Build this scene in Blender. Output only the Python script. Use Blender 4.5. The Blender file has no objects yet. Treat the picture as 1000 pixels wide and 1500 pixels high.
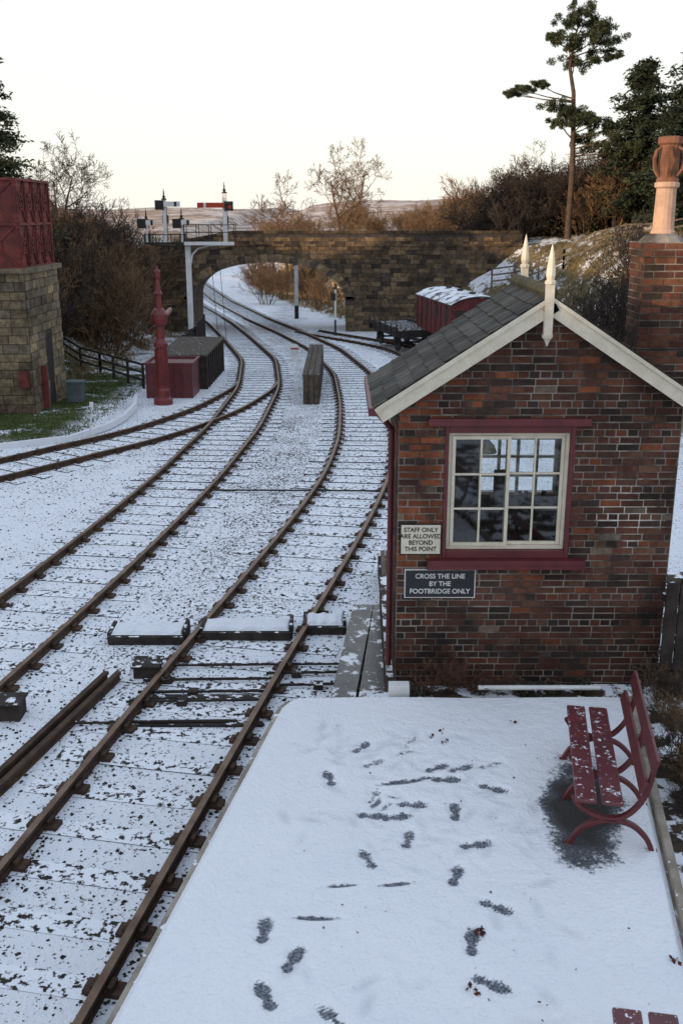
import bpy, math, random
import numpy as np
from mathutils import Vector
random.seed(7); rng=np.random.default_rng(7)
scene=bpy.context.scene
COL=scene.collection

# ---------------------------------------------------------------- nodes
class NT:
    def __init__(s,nt): s.nt=nt
    def n(s,t,**k):
        nd=s.nt.nodes.new(t)
        for a,b in k.items(): setattr(nd,a,b)
        return nd
    def set(s,inp,b):
        if isinstance(b,bpy.types.NodeSocket): s.nt.links.new(b,inp)
        elif isinstance(b,(tuple,list)) and len(b)==3 and inp.type=='RGBA': inp.default_value=(*b,1)
        else: inp.default_value=b
    def noise(s,vec,scale,detail=3,rough=.55,dist=0):
        nd=s.n('ShaderNodeTexNoise'); s.set(nd.inputs['Vector'],vec)
        nd.inputs['Scale'].default_value=scale; nd.inputs['Detail'].default_value=detail
        nd.inputs['Roughness'].default_value=rough; nd.inputs['Distortion'].default_value=dist
        return nd.outputs['Fac']
    def math(s,op,a,b=0.0,clamp=False):
        nd=s.n('ShaderNodeMath',operation=op,use_clamp=clamp); s.set(nd.inputs[0],a); s.set(nd.inputs[1],b); return nd.outputs[0]
    def ramp(s,v,lo,hi):
        nd=s.n('ShaderNodeMapRange',interpolation_type='SMOOTHSTEP'); s.set(nd.inputs[0],v); s.set(nd.inputs[1],lo); s.set(nd.inputs[2],hi); return nd.outputs[0]
    def mix(s,f,a,b,bt='MIX'):
        nd=s.n('ShaderNodeMix',data_type='RGBA',blend_type=bt); s.set(nd.inputs[0],f); s.set(nd.inputs[6],a); s.set(nd.inputs[7],b); return nd.outputs[2]
def newmat(name):
    m=bpy.data.materials.new(name); m.use_nodes=True
    nt=m.node_tree
    b=nt.nodes['Principled BSDF']
    return m,NT(nt),b
SNOW=(.80,.83,.88)
def M(name,c1,c2=None,scale=4,rough=.75,bump=.15,bscale=30,col=False,metal=0,snow=0,spec=.3,snowscale=6,bdist=.01,stain=0,stainscale=1.3,limewash=None):
    m,T,b=newmat(name)
    tc=T.n('ShaderNodeTexCoord').outputs['Object']
    if c2 is None: c2=tuple(x*.7 for x in c1)
    f=T.ramp(T.noise(tc,scale,5,.6),.35,.65)
    c=T.mix(f,c1,c2)
    f2=T.noise(tc,scale*7,3)
    c=T.mix(.35,c,T.mix(f2,(.35,.35,.35),(1,1,1)),'MULTIPLY')
    if col:
        a=T.n('ShaderNodeAttribute',attribute_name='Col').outputs['Color']
        c=T.mix(1.0,c,a,'MULTIPLY')
    if stain>0:
        st=T.ramp(T.noise(tc,stainscale,5,.65),.38,.68)
        c=T.mix(stain,c,T.mix(st,(1.15,1.1,1.05),(.28,.28,.29)),'MULTIPLY')
    if limewash:
        # old repointing: paler lime mortar around one area of the wall
        vd=T.n('ShaderNodeVectorMath',operation='DISTANCE'); T.set(vd.inputs[0],tc); vd.inputs[1].default_value=limewash[0]
        lw=T.ramp(T.math('ADD',vd.outputs['Value'],T.math('MULTIPLY',T.noise(tc,3.5,4,.7),1.1)),limewash[1]+.75,limewash[1]+.35)
        c=T.mix(lw,c,limewash[2])
    r=rough
    if snow>0:
        nz=T.n('ShaderNodeSeparateXYZ'); T.set(nz.inputs[0],T.n('ShaderNodeNewGeometry').outputs['Normal'])
        up=T.ramp(nz.outputs[2],.55,.85)
        sn=T.ramp(T.noise(tc,snowscale,5,.65),.72-snow*.5,.78-snow*.5)
        f=T.math('MULTIPLY',up,sn)
        c=T.mix(f,c,SNOW)
    T.set(b.inputs['Base Color'],c); b.inputs['Roughness'].default_value=r
    b.inputs['Metallic'].default_value=metal; b.inputs['Specular IOR Level'].default_value=spec
    if bump>0:
        bn=T.n('ShaderNodeBump'); bn.inputs['Strength'].default_value=bump*3 if bump<.33 else 1; bn.inputs['Distance'].default_value=bdist
        T.set(bn.inputs['Height'],T.noise(tc,bscale,4)); T.set(b.inputs['Normal'],bn.outputs[0])
    return m

# ---------------------------------------------------------------- mesh builder
def mesh_obj(name,V,F,mats,mi=None,col=None,parent=None,smooth=False):
    me=bpy.data.meshes.new(name)
    me.from_pydata(V if isinstance(V,list) else V.tolist(),[],F if isinstance(F,list) else F.tolist())
    for m in mats: me.materials.append(m)
    if mi is not None: me.polygons.foreach_set('material_index',np.array(mi,dtype=np.int32))
    if col is not None:
        a=me.color_attributes.new(name='Col',type='FLOAT_COLOR',domain='POINT')
        c=np.ones((len(me.vertices),4),dtype=np.float32); c[:,:3]=np.array(col,dtype=np.float32)
        a.data.foreach_set('color',c.ravel())
    if smooth: me.polygons.foreach_set('use_smooth',np.ones(len(me.polygons),dtype=bool))
    me.update()
    o=bpy.data.objects.new(name,me); COL.objects.link(o)
    if parent: o.parent=parent
    return o
def empty(name,loc=(0,0,0)):
    o=bpy.data.objects.new(name,None); o.location=loc; o.empty_display_size=.3; COL.objects.link(o); return o
BF=[(0,3,2,1),(4,5,6,7),(0,1,5,4),(1,2,6,5),(2,3,7,6),(3,0,4,7)]
class MB:
    def __init__(s): s.v=[];s.f=[];s.m=[];s.c=[]
    def add(s,vs,fs,mat=0,col=(1,1,1)):
        o=len(s.v); s.v+=[tuple(float(q) for q in v) for v in vs]; s.f+=[tuple(o+i for i in f) for f in fs]
        s.m+=[mat]*len(fs); s.c+=[col]*len(vs)
    def box(s,x0,x1,y0,y1,z0,z1,mat=0,col=(1,1,1)):
        s.add([(x0,y0,z0),(x1,y0,z0),(x1,y1,z0),(x0,y1,z0),(x0,y0,z1),(x1,y0,z1),(x1,y1,z1),(x0,y1,z1)],BF,mat,col)
    def fbox(s,o,u,v,n,mat=0,col=(1,1,1)):
        o,u,v,n=map(Vector,(o,u,v,n))
        s.add([o,o+u,o+u+v,o+v,o+n,o+u+n,o+u+v+n,o+v+n],BF,mat,col)
    def obox(s,c,sx,sy,sz,ang=0,mat=0,col=(1,1,1)):
        ca,sa=math.cos(ang),math.sin(ang); u=Vector((ca,sa,0))*sx; v=Vector((-sa,ca,0))*sy
        s.fbox(Vector(c)-u/2-v/2-Vector((0,0,sz/2)),u,v,(0,0,sz),mat,col)
    def beam(s,p,q,w,h,mat=0,col=(1,1,1),up=(0,0,1)):
        p,q=Vector(p),Vector(q); d=(q-p); up=Vector(up)
        if abs(d.normalized().dot(up))>.98: up=Vector((1,0,0))
        sd=d.cross(up).normalized(); u2=sd.cross(d).normalized()
        s.fbox(p-sd*w/2-u2*h/2,sd*w,u2*h,d,mat,col)
    def tube(s,p,q,r0,r1=None,n=8,mat=0,col=(1,1,1)):
        p,q=Vector(p),Vector(q); r1=r0 if r1 is None else r1
        d=(q-p).normalized(); ref=Vector((0,0,1)) if abs(d.z)<.9 else Vector((1,0,0))
        a=d.cross(ref).normalized(); b=d.cross(a)
        vs=[];
        for k in range(n):
            t=2*math.pi*k/n; e=a*math.cos(t)+b*math.sin(t); vs.append(p+e*r0)
        for k in range(n):
            t=2*math.pi*k/n; e=a*math.cos(t)+b*math.sin(t); vs.append(q+e*r1)
        fs=[(k,(k+1)%n,n+(k+1)%n,n+k) for k in range(n)]+[tuple(range(n))[::-1],tuple(range(n,2*n))]
        s.add(vs,fs,mat,col)
    def lathe(s,c,prof,n=16,mat=0,col=(1,1,1)):
        vs=[];
        for r,z in prof:
            for k in range(n):
                t=2*math.pi*k/n; vs.append((c[0]+r*math.cos(t),c[1]+r*math.sin(t),c[2]+z))
        fs=[]
        for i in range(len(prof)-1):
            for k in range(n): fs.append((i*n+k,i*n+(k+1)%n,(i+1)*n+(k+1)%n,(i+1)*n+k))
        fs.append(tuple(range(n))[::-1]); fs.append(tuple(range((len(prof)-1)*n,len(prof)*n)))
        s.add(vs,fs,mat,col)
    def sweep(s,pts,prof,mat=0,topmat=None,side=None,col=(1,1,1)):
        n=len(prof); vs=[]
        P=[Vector(p) for p in pts]
        for i,p in enumerate(P):
            d=(P[min(i+1,len(P)-1)]-P[max(i-1,0)]).normalized()
            sd=Vector(side) if side else d.cross(Vector((0,0,1))).normalized()
            up=sd.cross(d).normalized()
            for a,b in prof: vs.append(p+sd*a+up*b)
        fs=[]
        for i in range(len(P)-1):
            for k in range(n): fs.append((i*n+k,i*n+(k+1)%n,(i+1)*n+(k+1)%n,(i+1)*n+k))
        s.add(vs,fs,mat,col)
        if topmat is not None:
            base=len(s.m)-len(fs)
            for i in range(len(P)-1): s.m[base+i*n]=topmat
        s.add([vs[k] for k in range(n)],[tuple(range(n))],mat,col)
        s.add(vs[-n:],[tuple(range(n))[::-1]],mat,col)
    def build(s,name,mats,parent=None,smooth=False,bevel=0):
        o=mesh_obj(name,s.v,s.f,mats,s.m,s.c,parent,smooth)
        if bevel:
            b=o.modifiers.new('bevel','BEVEL'); b.width=bevel; b.segments=2; b.limit_method='ANGLE'
        return o

def panel(mb,o,u,n,w,h,bw,bh,mo,keep,colf,mat=0,proud=.006,jit=.003,holes=(),rowj=0,wj=0,headers=False):
    o,u,n=Vector(o),Vector(u).normalized(),Vector(n).normalized(); z=0;row=0
    while z<h-bh*.3:
        rh=bh*(1+random.uniform(-rowj,rowj)); zz=min(z+rh,h)
        x=-bw*(0 if row%2 else .5)-random.uniform(0,.1)*bw*(wj>0)
        hd=headers and row%4==2
        if hd: x=-bw*.25
        while x<w:
            ww=bw*(.5 if hd else 1)*(1+random.uniform(-wj,wj))
            if headers and not hd and random.random()<.12: ww*=.5
            x0=max(x,0);x1=min(x+ww,w); x+=ww
            if x1-x0<.03: continue
            spans=[(x0,x1)]
            for (a,b,c,d) in holes:
                if (z+zz)/2>c and (z+zz)/2<d:
                    ns=[]
                    for p,q in spans:
                        if q<=a or p>=b: ns.append((p,q))
                        else:
                            if p<a: ns.append((p,a+mo/2))
                            if q>b: ns.append((b-mo/2,q))
                    spans=ns
            for p,q in spans:
                if q-p<.025: continue
                cx=(p+q)/2; cz=(z+zz)/2
                if keep and not keep(cx,cz): continue
                pr=proud+random.uniform(-jit,jit)
                m1=mo*random.uniform(.7,1.3)
                m2=mo*random.uniform(.8,1.25)
                mb.fbox(o+u*(p+m1/2)+Vector((0,0,z+m2/2+random.uniform(-.002,.002)))-n*.02,u*(q-p-m1)+Vector((0,0,random.uniform(-.002,.002))),Vector((0,0,zz-z-m2)),n*(.02+pr),mat,colf(cx,cz))
        z=zz;row+=1

# ---------------------------------------------------------------- materials
m_brick=M('brick',(1,1,1),(.72,.70,.68),scale=22,rough=.9,bump=.33,bscale=70,col=True,bdist=.006,stain=.8,stainscale=1.5)
m_mortar=M('mortar',(.29,.26,.235),(.06,.052,.047),scale=2.2,rough=.95,bump=.2,bscale=60,limewash=((2.95,9.96,2.78),.25,(.62,.60,.57)))
m_stone=M('sandstone',(1,1,1),(.55,.52,.5),scale=5,rough=.95,bump=.3,bscale=25,col=True,bdist=.03,stain=.6,stainscale=.5)
m_joint=M('stone_joint',(.07,.06,.055),(.04,.036,.034),scale=3,rough=1)
m_cream=M('cream_paint',(.74,.69,.58),(.64,.59,.48),scale=6,rough=.5,bump=.05,bscale=50)
m_white=M('white_paint',(.76,.77,.77),(.64,.65,.65),scale=3,rough=.5,bump=.05)
m_red=M('maroon_paint',(.14,.026,.032),(.095,.019,.025),scale=5,rough=.45,bump=.05,bscale=60,spec=.45)
m_redsnow=M('maroon_bench_paint',(.15,.034,.042),(.11,.026,.033),scale=5,rough=.35,bump=.08,bscale=60,spec=.5,snow=.27,snowscale=24)
m_tank=M('tank_red',(.22,.045,.04),(.12,.03,.03),scale=3,rough=.6,bump=.15,bscale=25,stain=.4,stainscale=1)
m_crane=M('crane_red',(.19,.024,.026),(.12,.02,.02),scale=4,rough=.4,bump=.05,spec=.5)
m_sigred=M('signal_red',(.42,.04,.02),(.36,.04,.02),scale=4,rough=.4,bump=0)
m_black=M('black_iron',(.02,.02,.022),(.03,.027,.025),scale=5,rough=.55)
m_slate=M('slate',(.07,.068,.066),(.04,.04,.036),scale=5,rough=.8,bump=.25,bscale=30,col=True)
m_rail=M('rail_rust',(.085,.05,.032),(.045,.028,.02),scale=6,rough=.8,bump=.2,bscale=60)
m_railtop=M('rail_head',(.22,.145,.10),(.13,.08,.055),scale=3,rough=.42,bump=.05,metal=.5)
m_sleeper=M('sleeper_timber',(.045,.035,.03),(.025,.02,.018),scale=6,rough=.9,bump=.3,snow=.60,snowscale=13)
m_timber=M('dark_timber',(.05,.04,.035),(.025,.02,.018),scale=5,rough=.85,bump=.25,snow=.35,snowscale=7)
m_timber_s=M('snowy_timber',(.05,.04,.035),(.025,.02,.018),scale=5,rough=.85,bump=.25,snow=.85,snowscale=5)
m_wet=M('wet_slab',(.10,.10,.10),(.035,.035,.038),scale=3,rough=.3,bump=.2,snow=.36,snowscale=5,spec=.5)
m_plank=M('weathered_plank',(.17,.14,.10),(.08,.065,.05),scale=6,rough=.85,bump=.25,snow=.2)
m_plankd=M('brown_plank',(.10,.08,.06),(.05,.04,.033),scale=6,rough=.85,bump=.25,snow=.2)
m_stones=M('ballast',(.06,.05,.043),(.03,.027,.024),scale=9,rough=.95,bump=.2,col=True)
m_snow=M('snow',SNOW,(.76,.79,.85),scale=3,rough=.7,bump=.3,bscale=18,bdist=.02)
m_concrete=M('coping',(.40,.36,.30),(.24,.21,.17),scale=4,rough=.9,bump=.3,snow=.25)
m_terra=M('terracotta',(.30,.14,.08),(.17,.075,.05),scale=5,rough=.8,stain=.5,stainscale=4)
m_potcream=M('cream_pot',(.58,.39,.29),(.45,.30,.22),scale=5,rough=.8)
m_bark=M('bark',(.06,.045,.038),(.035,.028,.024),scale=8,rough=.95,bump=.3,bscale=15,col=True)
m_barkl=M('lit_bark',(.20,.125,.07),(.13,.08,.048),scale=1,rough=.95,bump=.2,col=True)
m_pinebark=M('pine_bark',(.11,.07,.05),(.06,.045,.035),scale=3,rough=.95,bump=.3)
m_leaf=M('conifer_needles',(.030,.042,.022),(.02,.03,.017),scale=1.5,rough=.8,bump=0,col=True)
m_leafp=M('pine_needles',(.065,.075,.034),(.032,.045,.023),scale=1,rough=.8,bump=0,col=True)
m_ivy=M('hedge_leaf',(.05,.05,.028),(.09,.06,.035),scale=1.2,rough=.8,bump=0,col=True)
m_signblack=M('sign_black',(.012,.014,.018),(.015,.016,.02),scale=4,rough=.4,bump=0,spec=.5)
m_dark=M('interior_dark',(.04,.032,.03),(.028,.025,.024),scale=4,rough=.9)
m_inwall=M('interior_wall',(.13,.125,.12),(.09,.085,.08),scale=2,rough=.9)
m_deadleaf=M('dead_leaf',(.11,.03,.025),(.06,.025,.02),scale=6,rough=.8,bump=0)
m_greybox=M('grey_metal',(.12,.15,.17),None,rough=.6)
m_glass,T,b=newmat('window_glass')
T.nt.nodes.remove(b)
tr=T.n('ShaderNodeBsdfTransparent'); tr.inputs[0].default_value=(.80,.84,.84,1)
gl=T.n('ShaderNodeBsdfGlossy'); gl.inputs['Roughness'].default_value=.03
mx=T.n('ShaderNodeMixShader'); fr=T.n('ShaderNodeFresnel'); fr.inputs[0].default_value=1.5
T.set(mx.inputs[0],T.math('ADD',fr.outputs[0],.07)); T.set(mx.inputs[1],tr.outputs[0]); T.set(mx.inputs[2],gl.outputs[0])
T.set(T.nt.nodes['Material Output'].inputs[0],mx.outputs[0])

# ---------------------------------------------------------------- terrain
def zg(y): return -.022*np.clip(np.asarray(y,float)-25,0,150)
def sst(t): t=np.clip(t,0,1); return t*t*(3-2*t)
TRy=[-50,30,48,57,60,70,90,120,200,400]; TRx=[9,9,8.0,5.6,3.0,-.5,-5,-11,-20,-30]
TLy=[-50,20,30,45,57,66,90,120,200,400]; TLx=[-14,-13,-11,-9.8,-9.3,-11,-19,-25,-34,-50]
def Hh(x,y):
    x=np.asarray(x,float); y=np.asarray(y,float)
    base=-.146+zg(y)
    tr=np.interp(y,TRy,TRx); tl=np.interp(y,TLy,TLx)
    topR=np.interp(y,[-50,20,40,60,80,150,300,600],[3.5,3.5,4.6,4.5,3.6,1.5,0,0])
    topL=np.interp(y,[-50,20,30,45,55,65,90,150,300,600],[.3,.3,.4,1.3,3.0,3.0,1.6,.3,0,0])
    dr=x-tr; dl=tl-x
    z=base+(topR-base)*sst(dr/9.0)+.13*np.clip(dr-8,0,45)*np.interp(y,[0,70,120],[1,1,.4])+(topL-base)*sst(dl/6.0)
    wob=.16*np.sin(x*.9+y*.35)*np.sin(y*.7-x*.4)+.09*np.sin(x*2.3+1.2*y)+.35*np.sin(x*.21+y*.13)
    z=z+wob*(sst((dr-1)/4)+sst((dl-1)/4))
    shade_hill=14*sst((-x-26)/18)*np.interp(y,[-90,-60,21,26,30,42],[0,1,1,.72,.6,0])  # unseen hill left of view, added to shade the foreground
    z=z+shade_hill
    far=sst((y-260)/600)*(11+3*np.sin(x*.006+1)+1.5*np.sin(x*.017)+1.0*np.sin(x*.05+y*.01))
    return z+far
def axis(segs):
    out=[]
    for a,b,n in segs: out+=list(np.linspace(a,b,n,endpoint=False))
    out.append(segs[-1][1]); return np.array(out)
gx=axis([(-900,-150,24),(-150,-30,24),(-30,-12,40),(-12,3,50),(3,26,60),(26,150,30),(150,900,24)])
gy=axis([(-120,-10,14),(-10,25,80),(25,70,120),(70,130,80),(130,300,40),(300,1500,50)])
X,Y=np.meshgrid(gx,gy); Z=Hh(X,Y)
V=np.stack([X.ravel(),Y.ravel(),Z.ravel()],1); nx=len(gx);ny=len(gy)
i,j=np.meshgrid(np.arange(nx-1),np.arange(ny-1)); a=(j*nx+i).ravel()
F=np.stack([a,a+1,a+nx+1,a+nx],1)
tr=np.interp(Y,TRy,TRx); tl=np.interp(Y,TLy,TLx)
veg=np.clip(sst((X-tr+.5)/1.5)+sst((tl-X+1.5)/1.5),0,1); veg=np.maximum(veg,sst((Y-255)/30))
grassL=sst((-7.6-X)/.8)*sst((Y-25.5)/2)*sst((46-Y)/4); veg=np.maximum(veg,grassL)
green=np.clip(grassL+sst((X-tr)/3)*(Y>68)*(Y<130)*.3+.35*(X>tr)*(Y<68),0,1)
bal=np.clip(.9*np.exp(-((X-np.interp(Y,[0,22,40,60],[-3.2,-1.6,-1.2,-4]))/1.1)**2)*sst((Y-6)/10)+.45*sst((Y-16)/12),0,1.2)
mcol=np.stack([veg.ravel(),green.ravel(),bal.ravel()],1)
m_ground,T,b=newmat('snowy_ground')
tc=T.n('ShaderNodeTexCoord').outputs['Object']
at=T.n('ShaderNodeAttribute',attribute_name='Col').outputs['Color']
sp=T.n('ShaderNodeSeparateColor'); T.set(sp.inputs[0],at)
low=T.noise(tc,.9,4); n1=T.noise(tc,24,4,.62)
vv=T.math('ADD',n1,T.math('MULTIPLY',T.math('SUBTRACT',low,.5),.22))
vv=T.math('ADD',vv,T.math('MULTIPLY',sp.outputs[2],.085))
speck=T.ramp(vv,.610,.645)
snowc=T.mix(T.noise(tc,2.5,4),(.74,.77,.83),(.84,.86,.90))
trackc=T.mix(speck,snowc,(.05,.043,.038))
gcol=T.mix(sp.outputs[1],(.19,.13,.07),(.07,.095,.03))
gcol=T.mix(T.math('MULTIPLY',T.ramp(T.noise(tc,.35,5),.4,.62),.6),gcol,(.11,.095,.045))
gcol=T.mix(.7,gcol,T.mix(T.noise(tc,9,5,.7),(.2,.2,.2),(1.5,1.5,1.5)),'MULTIPLY')
sv=T.math('ADD',T.math('MULTIPLY',T.noise(tc,.55,6,.7),.7),T.math('MULTIPLY',T.noise(tc,6,4,.7),.3))
sv=T.math('SUBTRACT',sv,T.math('MULTIPLY',sp.outputs[1],.035))
patch=T.ramp(sv,.495,.55)
vegc=T.mix(patch,gcol,(.70,.73,.79))
# far moorland: large heather and hedge patches with thin snow, haze painted into colour
sy=T.n('ShaderNodeSeparateXYZ'); T.set(sy.inputs[0],tc)
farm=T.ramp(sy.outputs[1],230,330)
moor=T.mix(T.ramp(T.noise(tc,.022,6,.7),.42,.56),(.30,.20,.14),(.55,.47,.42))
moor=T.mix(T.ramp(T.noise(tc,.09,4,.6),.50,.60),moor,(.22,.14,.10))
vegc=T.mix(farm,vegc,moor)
T.set(b.inputs['Base Color'],T.mix(sp.outputs[0],trackc,vegc))
b.inputs['Roughness'].default_value=.85; b.inputs['Specular IOR Level'].default_value=.2
bn=T.n('ShaderNodeBump'); bn.inputs['Strength'].default_value=.8; bn.inputs['Distance'].default_value=.035
T.set(bn.inputs['Height'],T.math('ADD',n1,T.math('MULTIPLY',T.noise(tc,5,3),.6))); T.set(b.inputs['Normal'],bn.outputs[0])
mesh_obj('ground',V,F,[m_ground],None,mcol,smooth=True)

# ---------------------------------------------------------------- tracks
def curve(pts):
    ys=np.array([p[0] for p in pts],float); xs=np.array([p[1] for p in pts],float)
    yy=np.arange(ys[0]-6,ys[-1]+6,.5); xx=np.interp(yy,ys,xs)
    s0=(xs[1]-xs[0])/(ys[1]-ys[0]); s1=(xs[-1]-xs[-2])/(ys[-1]-ys[-2])
    xx=np.where(yy<ys[0],xs[0]+s0*(yy-ys[0]),xx); xx=np.where(yy>ys[-1],xs[-1]+s1*(yy-ys[-1]),xx)
    k=np.hanning(13); k/=k.sum(); pad=np.concatenate([xx[0]+s0*.5*np.arange(-6,0),xx,xx[-1]+s1*.5*np.arange(1,7)])
    xx=np.convolve(pad,k,'valid')
    return lambda y: np.interp(y,yy,xx)
A=curve([(-5,-4.8),(5.99,-2.73),(9.49,-2.07),(12.89,-1.42),(16,-.77),(19.27,-.13),(22.6,.40),(26.4,.69),(32.4,.72),(40.2,.46),(49.3,-.78),(58.7,-3.0),(69.2,-5.8),(88.7,-10.4),(118,-16.2),(150,-22),(190,-27),(260,-30)])
B=curve([(-5,-8.1),(6,-6.15),(11.56,-5.13),(14.8,-4.58),(18.3,-4.05),(22.6,-3.50),(28.1,-3.1),(36.3,-3.02),(44.9,-3.7),(56.6,-6.0),(65,-7.75),(75,-10.2),(88.7,-13.6),(118,-19.6),(150,-25.4),(190,-30.4),(260,-33.4)])
C=curve([(12,-17.5),(18.5,-11.6),(23,-8.1),(26.9,-5.5),(31,-4.0),(36,-3.15),(40,-3.15)])
D=curve([(30,4.2),(42,4.0),(46,3.7),(49.5,3.1),(53,1.6),(57,-.8),(62,-3.2)])
E=curve([(28,6.6),(42,6.2),(48,5.6),(52,4.5),(55,3.0),(58,.6)])
PROF=[(-.035,0),(.035,0),(.035,-.04),(.012,-.05),(.012,-.1),(.035,-.115),(.035,-.14),(-.035,-.14),(-.035,-.115),(-.012,-.1),(-.012,-.05),(-.035,-.04)]
def track(name,fn,y0,y1):
    root=empty(name)
    r=MB(); ys=np.arange(y0,y1,.5 if y1<150 else .8)
    c=np.stack([fn(ys),ys,zg(ys)],1)
    d=np.gradient(c,axis=0); d/=np.linalg.norm(d,axis=1)[:,None]; nrm=np.stack([d[:,1],-d[:,0],0*d[:,0]],1)
    for sgn in(-1,1):
        r.sweep((c+nrm*.7525*sgn).tolist(),PROF,0,1)
    r.build('rails',[m_rail,m_railtop],root)
    s=MB(); dist=np.concatenate([[0],np.cumsum(np.linalg.norm(np.diff(c,axis=0),axis=1))])
    for t in np.arange(.3,dist[-1],.66):
        p=np.array([np.interp(t,dist,c[:,k]) for k in range(3)]); dd=np.array([np.interp(t,dist,d[:,k]) for k in range(2)])
        ang=math.atan2(dd[1],dd[0])-math.pi/2+random.uniform(-.012,.012)
        lift=np.interp(p[1],[14,24],[0,.014])
        s.obox((p[0]+random.uniform(-.05,.05),p[1],p[2]-.205+lift+random.uniform(-.003,.004)),2.6+random.uniform(-.06,.06),.255,.13,ang,0)
        if p[1]<70:
            for sg in(-1,1):
                q=p[:2]+np.array([dd[1],-dd[0]])*.7525*sg
                s.obox((q[0],q[1],p[2]-.122),.32,.15,.045,ang,1)
                s.obox((q[0]-.07*math.cos(ang),q[1]-.07*math.sin(ang),p[2]-.088),.05,.13,.065,ang,1)
                s.obox((q[0]+.07*math.cos(ang),q[1]+.07*math.sin(ang),p[2]-.088),.045,.12,.075,ang,1)
    s.build('sleepers_and_chairs',[m_sleeper,m_rail],root)
track('railway_track',A,-6,250); track('railway_track',B,-6,250)
track('railway_track',C,12,38.5); track('railway_track',D,30,60); track('railway_track',E,28,56)
mb=MB()
for off in(0,.16):
    mb.sweep([(-5.2+off,4,.0-.02),(-4.4+off,7,-.02),(-3.72+off,9.5,-.02),(-3.1+off,12.0,-.02)],PROF,0,0)
mb.build('switch_rail',[m_rail,m_railtop])
def stones(name,pos,size,mat):
    n=len(pos); base=np.array([(1,0,0),(0,1,0),(-1,0,0),(0,-1,0),(0,0,.7),(0,0,-.7)],float)
    V=base[None]*size[:,None,None]*rng.uniform(.6,1.3,(n,6,3))
    th=rng.uniform(0,6.28,n); c,s=np.cos(th),np.sin(th)
    x=V[:,:,0]*c[:,None]-V[:,:,1]*s[:,None]; y=V[:,:,0]*s[:,None]+V[:,:,1]*c[:,None]
    V=np.stack([x,y,V[:,:,2]],2)+pos[:,None]
    f=np.array([(0,1,4),(1,2,4),(2,3,4),(3,0,4),(1,0,5),(2,1,5),(3,2,5),(0,3,5)])
    F=(f[None]+6*np.arange(n)[:,None,None]).reshape(-1,3)
    col=np.repeat(rng.uniform(.5,1.6,(n,1)),6,0)*np.ones((1,3))
    return mesh_obj(name,V.reshape(-1,3),F,[mat],None,col)
N=110000
px=rng.uniform(-9.5,2.2,N); py=4+26*rng.uniform(0,1,N)**1.3
dr=np.minimum(np.abs(np.abs(px-A(py))-.75),np.abs(np.abs(px-B(py))-.75))
mid=np.exp(-((px-(A(py)+B(py))/2)/.6)**2)
cl=.5+.5*np.sin(px*3.1+py*1.7)*np.sin(py*2.3-px*1.3)
cl2=.5+.5*np.sin(px*5.7-py*2.9+1)*np.sin(py*4.1+px*3.3)
edge=np.exp(-((px-(A(py)+1.25))/.35)**2)
p=(.05+.08*cl2)+.36*np.exp(-(dr/.15)**2)+.18*cl*np.exp(-(dr/.45)**2)+.30*mid*cl*(py>9)+.25*edge
k=(rng.uniform(0,1,N)<p)&(px>-.343*py-1.5)
px,py=px[k],py[k]
stones('ballast_stones',np.stack([px,py,-.150+zg(py)+rng.uniform(0,.010,len(px))],1),.010+.022*rng.uniform(0,1,len(px))**1.8,m_stones)

# ---------------------------------------------------------------- trackside bits
def simple(name,mb,mats,bevel=0,smooth=False): return mb.build(name,mats,None,smooth,bevel)
mb=MB()
for x0,x1,yy in((-3.30,-2.28,13.15),(-2.0,-.76,13.3),(-.52,.02,13.5)):
    mb.box(x0,x1,yy,yy+.42,-.16,-.01,0); mb.box(x0-.03,x1+.03,yy-.05,yy,-.15,-.02,1); mb.box(x0-.05,x0,yy,yy+.46,-.15,.02,1); mb.box(x1,x1+.05,yy,yy+.46,-.15,.05,1)
    n_=14
    for q in range(n_):  # uneven snow lying on the boards
        a_=x0+.02+(x1-x0-.04)*q/n_; b_=x0+.02+(x1-x0-.04)*(q+1)/n_; h0=.02+.012*math.sin(q*1.3+x0); h1=.02+.012*math.sin((q+1)*1.3+x0)
        mb.add([(a_,yy+.01+.01*math.sin(q*2),-.01),(b_,yy+.01+.01*math.sin(q*2+2),-.01),(b_,yy+.06,h1),(a_,yy+.06,h0),(b_,yy+.40,h1),(a_,yy+.40,h0)],[(0,1,2,3),(3,2,4,5)],2)
simple('rodding_cover',mb,[m_timber_s,m_timber,m_snow])
mb=MB()
for y0,x0,x1 in((11.9,-2.6,-.9),(11.55,-2.6,-.85),(11.3,-2.7,-.9),(10.75,-3.2,-1.25),(12.35,-2.3,.1),(12.1,-1,.2),(11.75,-.9,.2)):
    mb.tube((x0,y0,-.10),(x1,y0+.05,-.10),.02,.02,6)
for y0 in(11.42,10.72): mb.box(-2.55,-.95,y0,y0+.10,-.16,-.115)
for y0,x in((11.9,-2.3),(11.55,-1.9),(11.3,-2.0),(12.1,-.6),(11.75,-.3)): mb.box(x-.06,x+.06,y0-.06,y0+.07,-.15,-.07)
simple('point_rodding',mb,[m_timber])
mb=MB(); mb.box(-2.75,-2.42,12.0,12.3,-.16,.02); mb.box(-2.78,-2.39,11.97,12.33,.02,.05); simple('point_motor_box',mb,[m_timber],bevel=.01)
mb=MB(); mb.box(-4.45,-3.9,10.85,11.15,-.16,.06); mb.box(-4.48,-3.87,10.82,11.18,.06,.09); simple('point_motor_box',mb,[m_timber],bevel=.01)
mb=MB(); mb.tube((-3.4,21.3,-.09),(1.9,21.2,-.09),.02,.02,6); simple('signal_wire',mb,[m_black])
mb=MB()
mb.fbox((-.16,10.3,.24),(.30,0,0),(.33,3.2,0),(0,0,.08)); mb.fbox((.17,10.3,.24),(.30,0,0),(.30,3.2,0),(0,0,.08))
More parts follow.
